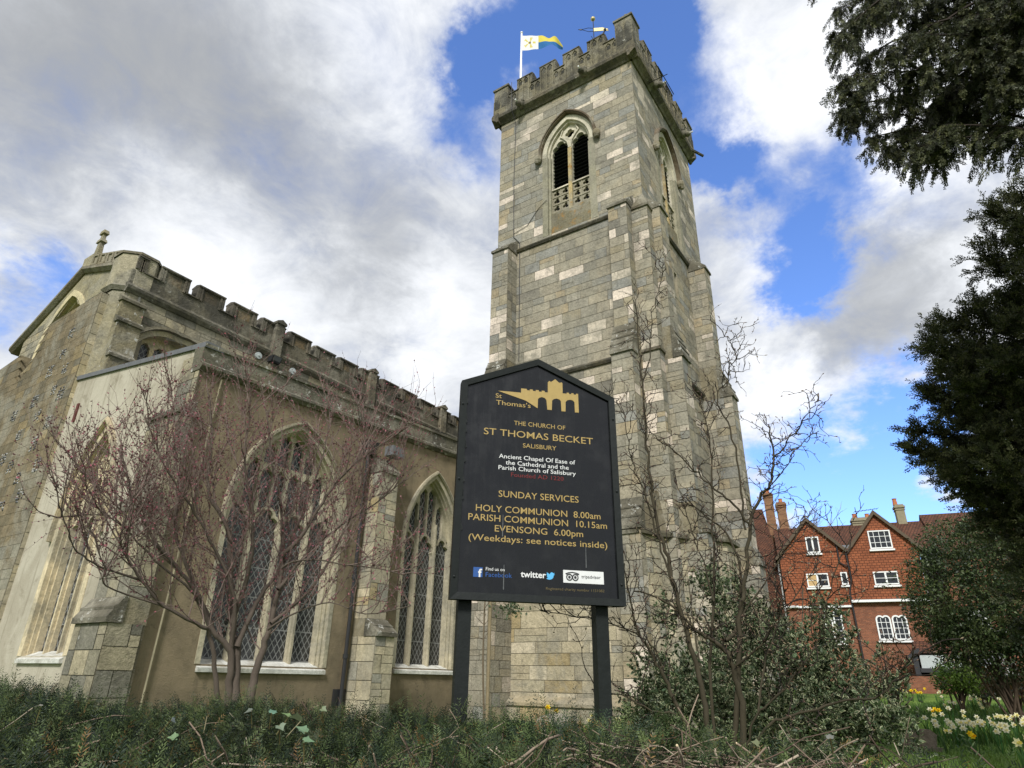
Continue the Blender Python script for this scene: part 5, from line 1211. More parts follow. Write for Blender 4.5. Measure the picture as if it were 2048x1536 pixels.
o = mb.build('cut_twig', MATS['bark'], hedge, smooth=True); o['kind'] = 'stuff'
# ivy leaves growing through the hedge
ivy = thing('ivy', 'pale green ivy leaves growing through the top of the clipped hedge', 'ivy', RF(-.75, 2.0, 1.2))
for px, py, ds, s in ((598, 1440, 1.95, .040), (575, 1432, 2.0, .028), (560, 1452, 1.9, .024), (607, 1462, 1.9, .032), (500, 1422, 2.3, .024), (415, 1428, 2.3, .018), (350, 1475, 1.7, .02), (612, 1482, 1.7, .026), (645, 1418, 2.3, .022), (80, 1412, 2.4, .02), (345, 1440, 2.1, .016), (545, 1425, 2.2, .024), (1515, 1488, 2.0, .022), (1660, 1475, 2.1, .02)):
    p = at(px, py, ds); p.z = max(p.z, float(htop(np.array(p.dot(Rh)), np.array(p.dot(Fh))))-.03); nrm = (Vector((0, 0, EYE))-p).normalized()*.5+Vector((rr.gauss(0, .5), rr.gauss(0, .5), .9)); nrm.normalize(); a = nrm.orthogonal().normalized(); b = nrm.cross(a); an = rr.uniform(0, 6.28)
    a, b = a*math.cos(an)+b*math.sin(an), b*math.cos(an)-a*math.sin(an); mb = MB(); c_ = tuple(v*rr.uniform(.7, 1.2) for v in lin((112, 128, 104)))
    lob = [(0, -.15), (.35, -.5), (.75, -.35), (.7, .0), (1.0, .3), (.55, .5), (.3, .8), (0, 1.3), (-.3, .8), (-.55, .5), (-1.0, .3), (-.7, .0), (-.75, -.35), (-.35, -.5)]
    P = [p+a*(x*s)+b*(y*s)+nrm*(abs(x)*s*.3-abs(y)*s*.15) for x, y in lob]
    P = [p+(q-p)*.6 for q in P]
    for i in range(1, len(P)-1): mb.poly([P[0], P[i], P[i+1]], c_)
    mb.tube([p+b*(-.15*s), p-nrm*.05], .0015, 4, lin((120, 110, 70)))
    mb.build('leaf', MATS['leaf'], ivy)

# ---- branching helper
def grow(mb, p0, d0, L, r0, seg, wig, rr, upb=0.0, col=(.1,)*3, sides=4, taper=.75):
    pts = [Vector(p0)]; d = Vector(d0).normalized(); dirs = [d.copy()]
    for i in range(seg):
        d = (d+Vector((rr.gauss(0, wig), rr.gauss(0, wig), rr.gauss(0, wig)+upb))).normalized(); pts.append(pts[-1]+d*(L/seg)); dirs.append(d.copy())
    mb.tube(pts, [r0*(1-taper*i/seg) for i in range(seg+1)], sides, col, cap=False); return pts, dirs
def smooth_path(ctrl, n=5):
    P = [Vector(c) for c in ctrl]; out = []
    for i in range(len(P)-1):
        a = P[max(i-1, 0)]; b = P[i]; c = P[i+1]; d = P[min(i+2, len(P)-1)]
        for k_ in range(n):
            t = k_/n; out.append(.5*((2*b)+(c-a)*t+(2*a-5*b+4*c-d)*t*t+(3*b-a-3*c+d)*t**3))
    out.append(P[-1]); return out
def limb_from_px(px, d0, d1):
    n_ = len(px); return smooth_path([at(x, y, d0+(d1-d0)*i/max(1, n_-1)) for i, (x, y) in enumerate(px)], 5)

# ---- the bare plum tree with pink buds
plum = thing('plum_tree', 'leafless plum tree with reddish pink buds in front of the aisle windows', 'tree', tuple(at(475, 1390, 7.0).xy)+(.03,))
rr = random.Random(4); trunk = MB(); twig = MB(); BR = lin((92, 82, 72)); BR2 = lin((122, 106, 97)); tips = []
limbs = [([(434, 1470), (434, 1380), (419, 1270), (401, 1252), (328, 1212), (284, 1161), (248, 1103), (241, 1077), (255, 1015), (292, 968)], 7.0, 6.3, .032),
 ([(284, 1161), (200, 1133), (150, 1098), (137, 1065), (118, 1010)], 6.65, 6.2, .014), ([(328, 1212), (212, 1172), (212, 1140), (180, 1060)], 6.7, 6.3, .012),
 ([(457, 1470), (457, 1379), (459, 1302), (425, 1261), (397, 1192), (352, 1133), (300, 1070), (262, 985), (240, 900)], 7.0, 6.9, .050),
 ([(470, 1470), (470, 1375), (473, 1293), (464, 1247), (461, 1156), (457, 1065), (420, 992), (416, 946), (425, 880), (415, 780)], 7.0, 7.2, .060),
 ([(502, 1470), (502, 1379), (525, 1306), (543, 1247), (557, 1179), (566, 1110), (562, 1010), (543, 920), (535, 820)], 7.05, 7.3, .056),
 ([(566, 1110), (607, 1065), (653, 992), (700, 937), (745, 900), (830, 845)], 7.15, 6.9, .03),
 ([(563, 1137), (587, 1123), (638, 1120), (689, 1130), (756, 1137), (810, 1150)], 7.1, 6.4, .016), ([(533, 1259), (587, 1228), (660, 1205), (733, 1228), (824, 1211)], 7.05, 6.5, .014),
 ([(473, 1293), (520, 1190), (552, 1150), (600, 1040), (640, 930), (660, 830), (640, 760)], 7.0, 7.8, .032), ([(464, 1247), (500, 1130), (505, 1030), (490, 930), (500, 820), (490, 740)], 7.0, 6.5, .03),
 ([(425, 1261), (380, 1150), (350, 1040), (370, 940), (350, 840), (340, 760)], 7.0, 7.5, .03), ([(459, 1302), (470, 1200), (430, 1100), (380, 1010), (330, 930), (290, 830)], 7.0, 6.4, .028),
 ([(557, 1179), (620, 1100), (700, 1040), (760, 1000), (810, 960)], 7.1, 7.7, .022), ([(543, 1247), (620, 1180), (680, 1080), (720, 980), (730, 880), (720, 800)], 7.1, 7.4, .024),
 ([(352, 1133), (280, 1060), (210, 990), (150, 930)], 6.95, 6.9, .016), ([(397, 1192), (310, 1120), (230, 1040), (170, 1030), (110, 1035)], 6.9, 6.5, .016)]
for px, d0, d1, r0 in limbs:
    P = limb_from_px(px, d0, d1); n_ = len(P); P = [p_+Vector((rr.gauss(0, .006), rr.gauss(0, .006), 0)) for p_ in P]; trunk.tube(P, [max(.005, r0*1.0*(1-.87*(i/n_)**.5)) for i in range(n_)], 8 if r0 > .03 else 6, BR, cap=False)
    tot = sum((P[i+1]-P[i]).length for i in range(n_-1)); m_ = int(tot*13)
    for k_ in range(m_):
        s = .22+.78*(k_+rr.random())/m_; i = min(n_-2, int(s*(n_-1))); p = P[i].lerp(P[i+1], rr.random())
        if p.z < 1.75 or rr.random() < .22: continue
        env = max(.25, min(1.0, (5.15-p.z)/1.3))
        tdir = (P[i+1]-P[i]).normalized(); d = (tdir*.65+Vector((rr.gauss(0, .5), rr.gauss(0, .5), rr.uniform(.1, 1.2)))).normalized()
        L2 = rr.uniform(.4, 1.25)*(1.1-.35*s)*env; pts, dr = grow(twig, p, d, L2, min(.0065, r0*.4), 7, .15, rr, .08, BR2, 4)
        for q in range(int(L2*13)):
            i2 = rr.randint(1, 6); d3 = (dr[i2]*.9+Vector((rr.gauss(0, .55), rr.gauss(0, .55), rr.gauss(.25, .4)))).normalized(); L3 = rr.uniform(.14, .5)
            p3, dr3 = grow(twig, pts[i2], d3, L3, .0026, 4, .2, rr, .04, BR2, 3, .6); tips.append((p3, dr3, L3))
        tips.append((pts, dr, L2))
trunk.build('trunk', MATS['bark'], plum, smooth=True); twig.build('twigs', MATS['bark'], plum, smooth=True)
B = []; D = []
for pts, dr, L in tips:
    for k_ in range(max(3, int(L*15))):
        i = rr.randint(0, len(pts)-2); B.append(pts[i].lerp(pts[i+1], rr.random())); D.append((dr[i]*.5+Vector((rr.gauss(0, .6), rr.gauss(0, .6), rr.gauss(.1, .6)))).normalized())
B = np.array(B); D = np.array(D); n_ = len(B); s1 = unit(np.cross(D, rng.normal(size=(n_, 3)))); s2 = np.cross(D, s1); Lb = rng.uniform(.011, .027, n_); Wb = Lb*rng.uniform(.45, .8, n_)
cb = np.where(rng.uniform(0, 1, (n_, 1)) < .3, vary((178, 110, 122), n_, .3), vary((116, 78, 78), n_, .3)); Vb = np.concatenate([blades(B, D, s1, Lb, Wb), blades(B, D, s2, Lb, Wb)])
o = polys('buds', Vb, np.concatenate([cb, cb]), 'leaf', plum)

# ---- the contorted hazel
haz = thing('contorted_hazel', 'bare twisting many-stemmed hazel shrub beside the notice board post', 'shrub', tuple(at(1440, 1480, 6.0).xy)+(.0,))
rr = random.Random(9); stem = MB(); twig = MB(); HC = lin((64, 58, 44)); HC2 = lin((44, 37, 32)); tips = []
hl = [([(1435, 1560), (1417, 1460), (1399, 1352), (1371, 1261), (1349, 1170), (1330, 1102), (1312, 1042), (1301, 951), (1294, 874), (1284, 759), (1277, 690), (1272, 600)], 5.9, 5.9, .030, 0),
 ([(1286, 759), (1302, 702), (1303, 640), (1320, 570), (1326, 520)], 5.9, 5.9, .009, 0), ([(1362, 1215), (1330, 1120), (1300, 1024), (1281, 968), (1262, 912), (1250, 843), (1231, 800)], 5.9, 5.7, .013, 0),
 ([(1460, 1560), (1472, 1444), (1481, 1238), (1490, 1170), (1499, 1056), (1517, 997), (1545, 960), (1545, 888), (1535, 850)], 6.0, 6.0, .030, 1), ([(1545, 920), (1570, 890), (1600, 850), (1620, 820), (1640, 800)], 6.0, 5.8, .010, 1), ([(1517, 997), (1570, 940), (1590, 900), (1640, 860)], 6, 6.2, .008, 1),
 ([(1430, 1540), (1422, 1330), (1428, 1170), (1426, 1033), (1422, 897), (1408, 828), (1395, 790)], 6.1, 6.2, .018, 0), ([(1499, 1056), (1469, 1009), (1425, 974), (1388, 940), (1341, 896), (1303, 865), (1290, 830)], 6.0, 5.7, .014, 1),
 ([(1400, 1540), (1362, 1430), (1330, 1357), (1303, 1307), (1276, 1261), (1257, 1184), (1250, 1130)], 5.8, 5.6, .024, 0), ([(1500, 1500), (1543, 1448), (1600, 1428), (1694, 1403), (1755, 1391), (1809, 1342), (1830, 1300)], 5.9, 5.4, .016, 0),
 ([(1490, 1500), (1512, 1430), (1558, 1388), (1618, 1312), (1643, 1270), (1660, 1180), (1700, 1080)], 5.9, 5.6, .012, 0), ([(1490, 1540), (1482, 1403), (1464, 1336), (1452, 1300), (1422, 1279), (1394, 1260), (1340, 1210), (1270, 1180)], 6.0, 5.9, .034, 0),
 ([(1449, 1282), (1473, 1257), (1479, 1221), (1482, 1160), (1460, 1080), (1400, 1020), (1360, 1000)], 6.0, 6.2, .022, 1), ([(1490, 1060), (1480, 960), (1460, 860), (1434, 796), (1456, 759), (1459, 731), (1472, 715), (1459, 687), (1447, 662)], 6.0, 6.1, .012, 1),
 ([(1330, 1357), (1310, 1300), (1260, 1260), (1200, 1240), (1130, 1230), (1080, 1220)], 5.8, 5.6, .010, 0), ([(1512, 1430), (1530, 1330), (1560, 1240), (1600, 1180), (1640, 1120)], 5.9, 6.4, .012, 0), ([(1464, 1336), (1520, 1290), (1560, 1230), (1570, 1180)], 6, 5.7, .014, 1),
 ([(1428, 1200), (1400, 1100), (1370, 1020), (1350, 960)], 6.1, 6.4, .010, 0), ([(1362, 1430), (1300, 1420), (1240, 1390), (1180, 1380)], 5.8, 5.5, .012, 0), ([(1481, 1238), (1540, 1150), (1590, 1080), (1610, 1020)], 6, 6.3, .011, 1)]
for px, d0, d1, r0, curl in hl:
    P = limb_from_px(px, d0, d1); n_ = len(P)
    P = [p+Vector((rr.gauss(0, .008), rr.gauss(0, .008), rr.gauss(0, .008))) for p in P]
    stem.tube(P, [max(.004, r0*.82*(1-.8*i/n_)) for i in range(n_)], 7 if r0 > .015 else 5, HC, cap=False); tot = sum((P[i+1]-P[i]).length for i in range(n_-1)); m_ = int(tot*12)
    for k_ in range(m_):
        s = .25+.75*(k_+rr.random())/m_; i = min(n_-2, int(s*(n_-1))); p = P[i]
        if p.z < 1.3: continue
        td = (P[i+1]-P[i]).normalized(); d = (td*.6+Vector((rr.gauss(0, .6), rr.gauss(0, .6), rr.gauss(.2, .5)))).normalized(); L2 = rr.uniform(.16, .58)*(1 if p.z < 3 else .75); w_ = .42 if curl else .3
        pts, dr = grow(twig, p, d, L2, .0044, 10, w_, rr, .06, HC2, 4, .6); tips.append((pts, dr, L2))
        for q in range(int(L2*9)):
            i2 = rr.randint(2, 9); p3, dr3 = grow(twig, pts[i2], (dr[i2]+Vector((rr.gauss(0, .8), rr.gauss(0, .8), rr.gauss(.2, .7)))).normalized(), rr.uniform(.07, .24), .0028, 5, .4, rr, .05, HC2, 3, .5); tips.append((p3, dr3, .15))
stem.build('stem', MATS['bark'], haz, smooth=True); twig.build('twigs', MATS['bark'], haz, smooth=True)
bd = MB()
for pts, dr, L in tips:
    for k_ in range(2 if L < .2 else 5):
        i = rr.randint(1, len(pts)-1); d = (dr[i]+Vector((rr.gauss(0, .4), rr.gauss(0, .4), .3))).normalized(); l = rr.uniform(.012, .03)
        bd.tube([pts[i], pts[i]+d*l*.5, pts[i]+d*l], [.0018, .0045, .001], 4, rr.choice([lin((112, 92, 78)), lin((140, 126, 100)), lin((92, 70, 62))]), cap=False)
bd.build('buds', MATS['bark'], haz, smooth=True)

# ---- variegated holly behind the hazel
hol = thing('holly_bush', 'rounded variegated holly with cream-edged leaves behind the bare twisted shrub', 'bush', tuple(at(1540, 1440, 8.2).xy)+(.07,))
def cluster_pts(blobs, n, hollow=.55):
    out = []; nr = []
    vol = np.array([b[3]*b[4]*b[5] for b in blobs])**.7; vol /= vol.sum()
    for b, v in zip(blobs, vol):
        k_ = int(n*v); q = unit(rng.normal(size=(k_, 3))); rad = hollow+(1-hollow)*rng.uniform(0, 1, (k_, 1))**.6
        lump = 1+.16*np.sin(q[:, :1]*7+b[0])*np.sin(q[:, 1:2]*6+b[1]*3)+.12*np.sin(q[:, 2:3]*9+q[:, :1]*5)
        out.append(np.array(b[:3])+q*rad*lump*np.array(b[3:6])); nr.append(q)
    return np.concatenate(out), np.concatenate(nr)
def pxblob(px, py, D, rx, rz, rd=None): p = at(px, py, D); return (p.x, p.y, p.z, rx, rd or rx, rz)
blobs = [pxblob(1540, 1370, 8.2, 1.0, .62), pxblob(1390, 1420, 7.9, .75, .42), pxblob(1330, 1360, 8.0, .42, .4), pxblob(1480, 1260, 8.4, .5, .4), pxblob(1620, 1300, 8.3, .6, .4), pxblob(1710, 1400, 8.0, .55, .38), pxblob(1750, 1460, 7.7, .45, .3), pxblob(1560, 1460, 7.7, .85, .42), pxblob(1290, 1430, 7.9, .3, .26), pxblob(1430, 1170, 8.5, .3, .3), pxblob(1650, 1215, 8.4, .2, .16), pxblob(1340, 1230, 8.2, .18, .22)]
def hexleaf(B, d, s, nn, L, W_):
    L = L[:, None]; W_ = W_[:, None]
    return np.stack([B, B+d*L*.28+s*W_*.46, B+d*L*.68+s*W_*.42+nn*L*.08, B+d*L+nn*L*.02, B+d*L*.68-s*W_*.42+nn*L*.08, B+d*L*.28-s*W_*.46], 1)
P, Nn = cluster_pts(blobs, 2500, .3); k_ = P[:, 2] > .2; P, Nn = P[k_], Nn[k_]; rr = random.Random(31); mb = MB(); LB = []; LD = []; LC = []
for p, nv in zip(P, Nn):
    d = (Vector(nv)*.5+Vector((rr.gauss(0, .4), rr.gauss(0, .4), rr.uniform(.1, .9)))).normalized(); L_ = rr.uniform(.12, .34); pts, dr = grow(mb, Vector(p)-d*L_*.5, d, L_, .004, 4, .15, rr, .05, lin((70, 76, 52)), 3); tone_ = rr.uniform(.6, 1.4)
    for q in range(int(L_*52)):
        i = rr.randint(1, 4); LB.append(pts[i].lerp(pts[i-1], rr.random())); LD.append((dr[i]*.5+Vector((rr.gauss(0, .8), rr.gauss(0, .8), rr.gauss(.05, .6)))).normalized()); LC.append(tone_)
P = np.array(LB); d = np.array(LD); tn = np.array(LC)[:, None]; n_ = len(P); s = unit(np.cross(d, rng.normal(size=(n_, 3)))); nn = np.cross(d, s); L = rng.uniform(.026, .062, n_); Wd = L*rng.uniform(.45, .7, n_)
inner = vary((68, 82, 54), n_, .3)*tn; edge = np.where(rng.uniform(0, 1, (n_, 1)) < .55, vary((164, 168, 130), n_, .2), vary((70, 86, 56), n_, .25)*tn)
V1 = hexleaf(P, d, s, nn, L, Wd); V2 = hexleaf(P+d*(L*.13)[:, None]+nn*.0025, d, s, nn, L*.7, Wd*.66); V3 = hexleaf(P+d*(L*.13)[:, None]-nn*.0025, d, s, nn, L*.7, Wd*.66)
polys('foliage', np.concatenate([V1, V2, V3]), np.concatenate([edge, inner, inner*1.1]), 'leaf', hol)
for k_ in range(46):
    b = rr.choice(blobs); p = Vector(hol.location)+Vector((rr.gauss(0, .25), rr.gauss(0, .25), 0)); q = Vector(b[:3])+Vector((rr.gauss(0, .3), rr.gauss(0, .3), rr.gauss(0, .2)))
    mb.tube(smooth_path([p, p.lerp(q, .5)+Vector((rr.gauss(0, .1), rr.gauss(0, .1), .15)), q], 4), [.02]*3+[.014]*3+[.006]*3, 5, lin((84, 78, 62)), cap=False)
mb.build('branches', MATS['bark'], hol)

# ---- dark conifers at the right
def conifer(name, label, limbs, loc, seed, hang, sprig_col, dens, Ls, nn, nl, nw, wr=.03):
    t = thing(name, label, 'tree', loc); rr = random.Random(seed); wood = MB(); B = []; Dd = []
    for px, d0, d1 in limbs:
        P = limb_from_px(px, d0, d1); n_ = len(P); wood.tube(P, [max(.006, wr*(1-i/n_)) for i in range(n_)], 5, lin((50, 42, 34)), cap=False); tot = sum((P[i+1]-P[i]).length for i in range(n_-1))
        for k_ in range(int(tot*8*dens)):
            s = rr.random()**.75; i = min(n_-2, int(s*(n_-1))); p = P[i].lerp(P[i+1], rr.random()); td = (P[i+1]-P[i]).normalized()
            L = rr.uniform(.25, .85)*(1-.45*s)
            if hang: d = td*rr.uniform(.1, .9)+Vector((rr.gauss(0, .45), rr.gauss(0, .45), rr.uniform(-.9, .2)))
            else: d = td*rr.uniform(.3, 1)+Vector((rr.gauss(0, .5), rr.gauss(0, .5), rr.gauss(.05, .35)))
            pts, dr = grow(wood, p, d.normalized(), L, .005, 6, .14, rr, -.17 if hang else .03, lin((46, 38, 32)), 3)
            for q in range(int(L*(24 if hang else 26))+1):
                i2 = rr.randint(0, 5); b = pts[i2].lerp(pts[i2+1], rr.random()); B.append(b)
                e = Vector((rr.gauss(0, .45), rr.gauss(0, .45), rr.gauss(-.75, .3))) if hang else Vector((rr.gauss(0, .45), rr.gauss(0, .45), rr.gauss(.1, .4)))
                Dd.append((dr[i2]*.75+e).normalized())
            B.append(pts[-1]); Dd.append(dr[-1])
        for k_ in range(4): B.append(P[-1]); Dd.append(((P[-1]-P[-2]).normalized()+Vector((rr.gauss(0, .4), rr.gauss(0, .4), rr.gauss(0, .3)))).normalized())
    B = np.array(B); Dd = np.array(Dd); n_ = len(B); L = rng.uniform(*Ls, n_); col = np.array(sprig_col)[rng.integers(0, len(sprig_col), n_)]*rng.uniform(.6, 1.4, (n_, 1))
    Vn, idx = sprays(B, Dd, L, nn, nl, nw, .9)
    wood.build('branches', MATS['bark'], t); polys('foliage', Vn, col[idx], 'needle', t); return t
DK = [lin((58, 64, 40)), lin((72, 76, 48)), lin((46, 50, 34)), lin((88, 90, 56))]
rr = random.Random(70); lo = []
tipsA = [(1640, 4), (1690, 60), (1735, 75), (1690, 108), (1700, 130), (1735, 165), (1712, 200), (1725, 225), (1706, 262), (1730, 280), (1760, 320), (1800, 335), (1850, 340), (1880, 345), (1830, 300), (1900, 300), (1925, 282), (1960, 270), (2010, 275), (2045, 270), (1780, 60), (1850, 80), (1800, 140), (1870, 180), (1900, 240), (1820, 240), (1960, 200), (2010, 230), (1930, 120), (1990, 60), (2030, 130), (1760, 20), (1850, 20), (1950, 10), (2060, 60), (2080, 170), (2000, 150), (1940, 160), (1880, 120), (1830, 190), (1970, 90), (1900, 30), (2040, 210), (2060, 20), (1880, 270), (1920, 215)]
for x, y in tipsA:
    y -= 42+(60 if x > 1925 and y > 100 else 0); x -= 20
    dt = rr.uniform(-.9, .9); L = rr.uniform(140, 330); an = math.radians(rr.uniform(-48, 6)); bx, by = x+L*math.cos(an), y+L*math.sin(an)
    lo.append(([(bx+L*.5, by-60+rr.uniform(-60, 30)), (bx, by), (x+L*.45*math.cos(an)+10, y+L*.45*math.sin(an)-14), (x+22, y-8), (x, y)], 9.6+dt, 9.0+dt))
conifer('overhanging_conifer', 'dark drooping conifer boughs hanging overhead against the sky', lo, tuple(at(2800, 1300, 10).xy)+(.1,), 71, True, DK, 2.7, (.08, .17), 10, .036, .019)
t = [o for o in C.objects if o.name == 'overhanging_conifer'][0]
mb = MB(); b = at(2800, 1300, 10); mb.tube([(b.x, b.y, 0), (b.x-.1, b.y, 5), (b.x, b.y-.1, 10), (b.x, b.y, 15)], [.32, .27, .2, .1], 10, lin((70, 56, 46)), cap=False); mb.build('trunk', MATS['bark'], t, smooth=True)
lo = []; out2 = [(2015, 345), (1985, 350), (1968, 385), (1990, 420), (1955, 455), (1950, 498), (1975, 520), (2010, 560), (1990, 580), (1940, 590), (1925, 600), (1890, 630), (1845, 640), (1838, 672), (1860, 690), (1880, 705), (1870, 735), (1850, 760), (1838, 765), (1860, 800), (1815, 840), (1808, 880), (1830, 890), (1860, 920), (1880, 940), (1900, 950), (1930, 980), (1950, 1010), (1975, 1035), (2010, 1060), (2040, 1085), (1930, 680), (1950, 760), (1960, 850), (1940, 900), (1990, 930), (1990, 800), (1970, 640), (2010, 700), (2020, 620), (2020, 870), (2030, 980), (2000, 1000), (1900, 800), (1905, 880), (2040, 450), (2030, 400), (2035, 530), (2030, 760), (2010, 1120), (2030, 1180), (2040, 1240)]
for x, y in out2+[(x+rr.uniform(40, 120), y+rr.uniform(-30, 30)) for x, y in out2]:
    x += 32; y += 22+(25 if y < 420 else 0)
    dt = rr.uniform(-1.2, 1.2); sy = y+rr.uniform(20, 120)
    lo.append(([(2230, sy), ((2230+x)/2, sy*.6+y*.4+10), (x+40, y+12), (x, y)], 13+dt*.3, 12.8+dt))
conifer('dark_conifer', 'tall dense dark conifer rising behind the round evergreen and the red house', lo, tuple(at(2250, 1380, 13).xy)+(.2,), 83, False, DK, 1.8, (.12, .22), 7, .055, .024)
t = [o for o in C.objects if o.name == 'dark_conifer'][0]; mb = MB(); b = at(2230, 1380, 13); mb.tube([(b.x, b.y, 0), (b.x, b.y, 2), (b.x, b.y, 4), (b.x, b.y, 6)], [.3, .25, .16, .06], 10, lin((60, 48, 40)), cap=False); mb.build('trunk', MATS['bark'], t, smooth=True)

def leafy(name, label, cat, blobs, n, col, size, loc, hollow=.5, stem=True, aspect=.45):
    t = thing(name, label, cat, loc); P, Nn = cluster_pts(blobs, n, hollow); k_ = P[:, 2] > loc[2]+.05; P, Nn = P[k_], Nn[k_]; n_ = len(P); d = unit(Nn*.6+rng.normal(0, .7, (n_, 3))+np.array([0, 0, -.1])); s = unit(np.cross(d, rng.normal(size=(n_, 3)))); L = rng.uniform(size*.7, size*1.3, n_)
    cl = .5+.5*np.sin(P[:, :1]*2.3+P[:, 2:3]*3.1)*np.sin(P[:, 1:2]*2.9+1.7*P[:, 2:3]); pal = np.array([lin(c) for c in col]); ci = np.clip((cl[:, 0]*len(pal)+rng.normal(0, .8, n_)).astype(int), 0, len(pal)-1)
    polys('foliage', blades(P, d, s, L, L*aspect), pal[ci]*rng.uniform(.65, 1.35, (n_, 1)), 'leaf', t)
    mb = MB(); rr = random.Random(n)
    for q in range(14):
        b = rr.choice(blobs); p = Vector(loc)+Vector((rr.gauss(0, .1), rr.gauss(0, .1), 0)); e = Vector(b[:3])+Vector((rr.gauss(0, .4)*b[3], rr.gauss(0, .4)*b[3], rr.gauss(0, .4)*b[5])); mb.tube(smooth_path([p, p.lerp(e, .5)+Vector((0, 0, .3)), e], 3), [.035]*3+[.02]*2+[.01]*2, 5, lin((70, 58, 46)), cap=False)
    mb.build('branches', MATS['bark'], t); return t
g24 = at(1920, 1350, 24)
g24 = at(2015, 1350, 24)
leafy('evergreen_tree', 'broad rounded dark evergreen tree in front of the red tiled house', 'tree', [pxblob(1964, 1186, 24, 2.0, 1.9), pxblob(1892, 1191, 24, 1.1, 1.3), pxblob(1994, 1306, 24.3, 1.5, .8), pxblob(1934, 1291, 24.4, 1.0, .5), pxblob(2024, 1126, 24, 1.6, 1.3), pxblob(1924, 1101, 24.3, 1.2, 1.0), pxblob(1864, 1226, 23.6, .7, .8), pxblob(2044, 1226, 24, 1.5, 1.2), pxblob(1974, 1256, 23.7, 1.3, .7), pxblob(1914, 1256, 24, .9, .5), pxblob(2114, 1206, 24, 1.8, 1.8), pxblob(1984, 1056, 24.4, .9, .5)], 52000, [(42, 54, 32), (54, 68, 38), (66, 80, 46), (84, 94, 56)], .095, (g24.x, g24.y, gz(g24.x, g24.y)), .62)
g = at(1915, 1380, 30); leafy('green_shrub', 'small bright green shrub on the lawn below the evergreen tree', 'shrub', [pxblob(1915, 1352, 30, .75, .55), pxblob(1895, 1365, 30, .5, .4), pxblob(1940, 1365, 30, .5, .4)], 3500, [(58, 82, 26), (78, 104, 34), (96, 120, 44)], .1, (g.x, g.y, gz(g.x, g.y)), .4)
g = at(2030, 1380, 29); leafy('reddish_shrub', 'low russet brown shrub below the dark conifer', 'shrub', [pxblob(2030, 1355, 29, .8, .6), pxblob(1995, 1370, 29, .5, .35)], 3000, [(84, 58, 38), (104, 72, 44), (70, 66, 36)], .09, (g.x, g.y, gz(g.x, g.y)), .4)
g = at(1960, 1385, 32); leafy('dark_shrub', 'dark green shrub between the bright green shrub and the russet one', 'shrub', [pxblob(1962, 1368, 32, .9, .5)], 2500, [(34, 42, 26), (46, 54, 32)], .1, (g.x, g.y, gz(g.x, g.y)), .4)
g = at(1790, 1390, 26); leafy('brown_shrub', 'half bare brown shrub in front of the garage', 'shrub', [pxblob(1790, 1340, 26, .5, .8), pxblob(1760, 1365, 26, .6, .5)], 2200, [(88, 72, 52), (66, 64, 40), (108, 90, 64)], .08, (g.x, g.y, gz(g.x, g.y)), .3)
# bare tree far behind the gables
p = at(1620, 1330, 75); bt = thing('bare_tree', 'pale leafless tree far behind the gabled roofs', 'tree', (p.x, p.y, gz(p.x, p.y))); mb = MB(); tw = MB(); rr = random.Random(55); top = at(1620, 990, 75).z
mb.tube([(p.x, p.y, 1.5), (p.x, p.y, top*.55)], [.35, .22], 8, lin((130, 120, 112)), cap=False)
def rec(q, d, L, r_, lv):
    pts, dr = grow(mb if lv < 2 else tw, q, d, L, r_, 4, .12, rr, .05, lin((150, 142, 140)), 4 if lv < 2 else 3, .5)
    if lv < 4:
        for k_ in range(4): i = rr.randint(1, 4); rec(pts[i], (dr[i]+Vector((rr.gauss(0, .5), rr.gauss(0, .5), rr.gauss(.1, .3)))).normalized(), L*.62, r_*.55, lv+1)
for k_ in range(7): rec(Vector((p.x, p.y, top*(.3+.25*k_/7))), Vector((rr.gauss(0, .6), rr.gauss(0, .6), 1)).normalized(), top*.26, .16, 0)
mb.build('trunk', MATS['bark'], bt); tw.build('twigs', MATS['bark'], bt)
# sapling and its stake
b = at(966, 1440, 13); b.z = gz(b.x, b.y); sp_ = thing('sapling', 'thin young tree tied to a stake between the notice board posts', 'tree', tuple(b)); mb = MB(); P = limb_from_px([(968, 1440), (966, 1330), (968, 1250), (972, 1190), (990, 1150)], 13, 13); mb.tube(P, [.022*(1-.5*i/len(P)) for i in range(len(P))], 6, lin((104, 92, 74)), cap=False)
rr = random.Random(2)
for k_ in range(14): i = rr.randint(8, len(P)-1); grow(mb, P[i], Vector((rr.gauss(0, .6), rr.gauss(0, .6), .5)).normalized(), rr.uniform(.3, .8), .007, 6, .25, rr, 0, lin((90, 76, 62)), 3)
mb.build('trunk', MATS['bark'], sp_); V = []
nl = 160; c0 = at(1020, 1216, 13); Bp = np.array(c0)+rng.normal(0, 1, (nl, 3))*np.array([.16, .16, .07]); dd = unit(rng.normal(size=(nl, 3))); polys('leaves', blades(Bp, dd, unit(np.cross(dd, rng.normal(size=(nl, 3)))), rng.uniform(.05, .09, nl), rng.uniform(.03, .05, nl)), vary((78, 90, 62), nl), 'leaf', sp_)
mb = MB(); q = at(974, 1440, 12.95); mb.tube([(q.x, q.y, 0), (q.x, q.y, at(972, 1190, 12.95).z)], .032, 7, lin((132, 118, 92))); o = mb.build('wooden_stake', MATS['bark']); tag(o, 'straight pale wooden stake supporting the thin sapling behind the notice board', 'stake')

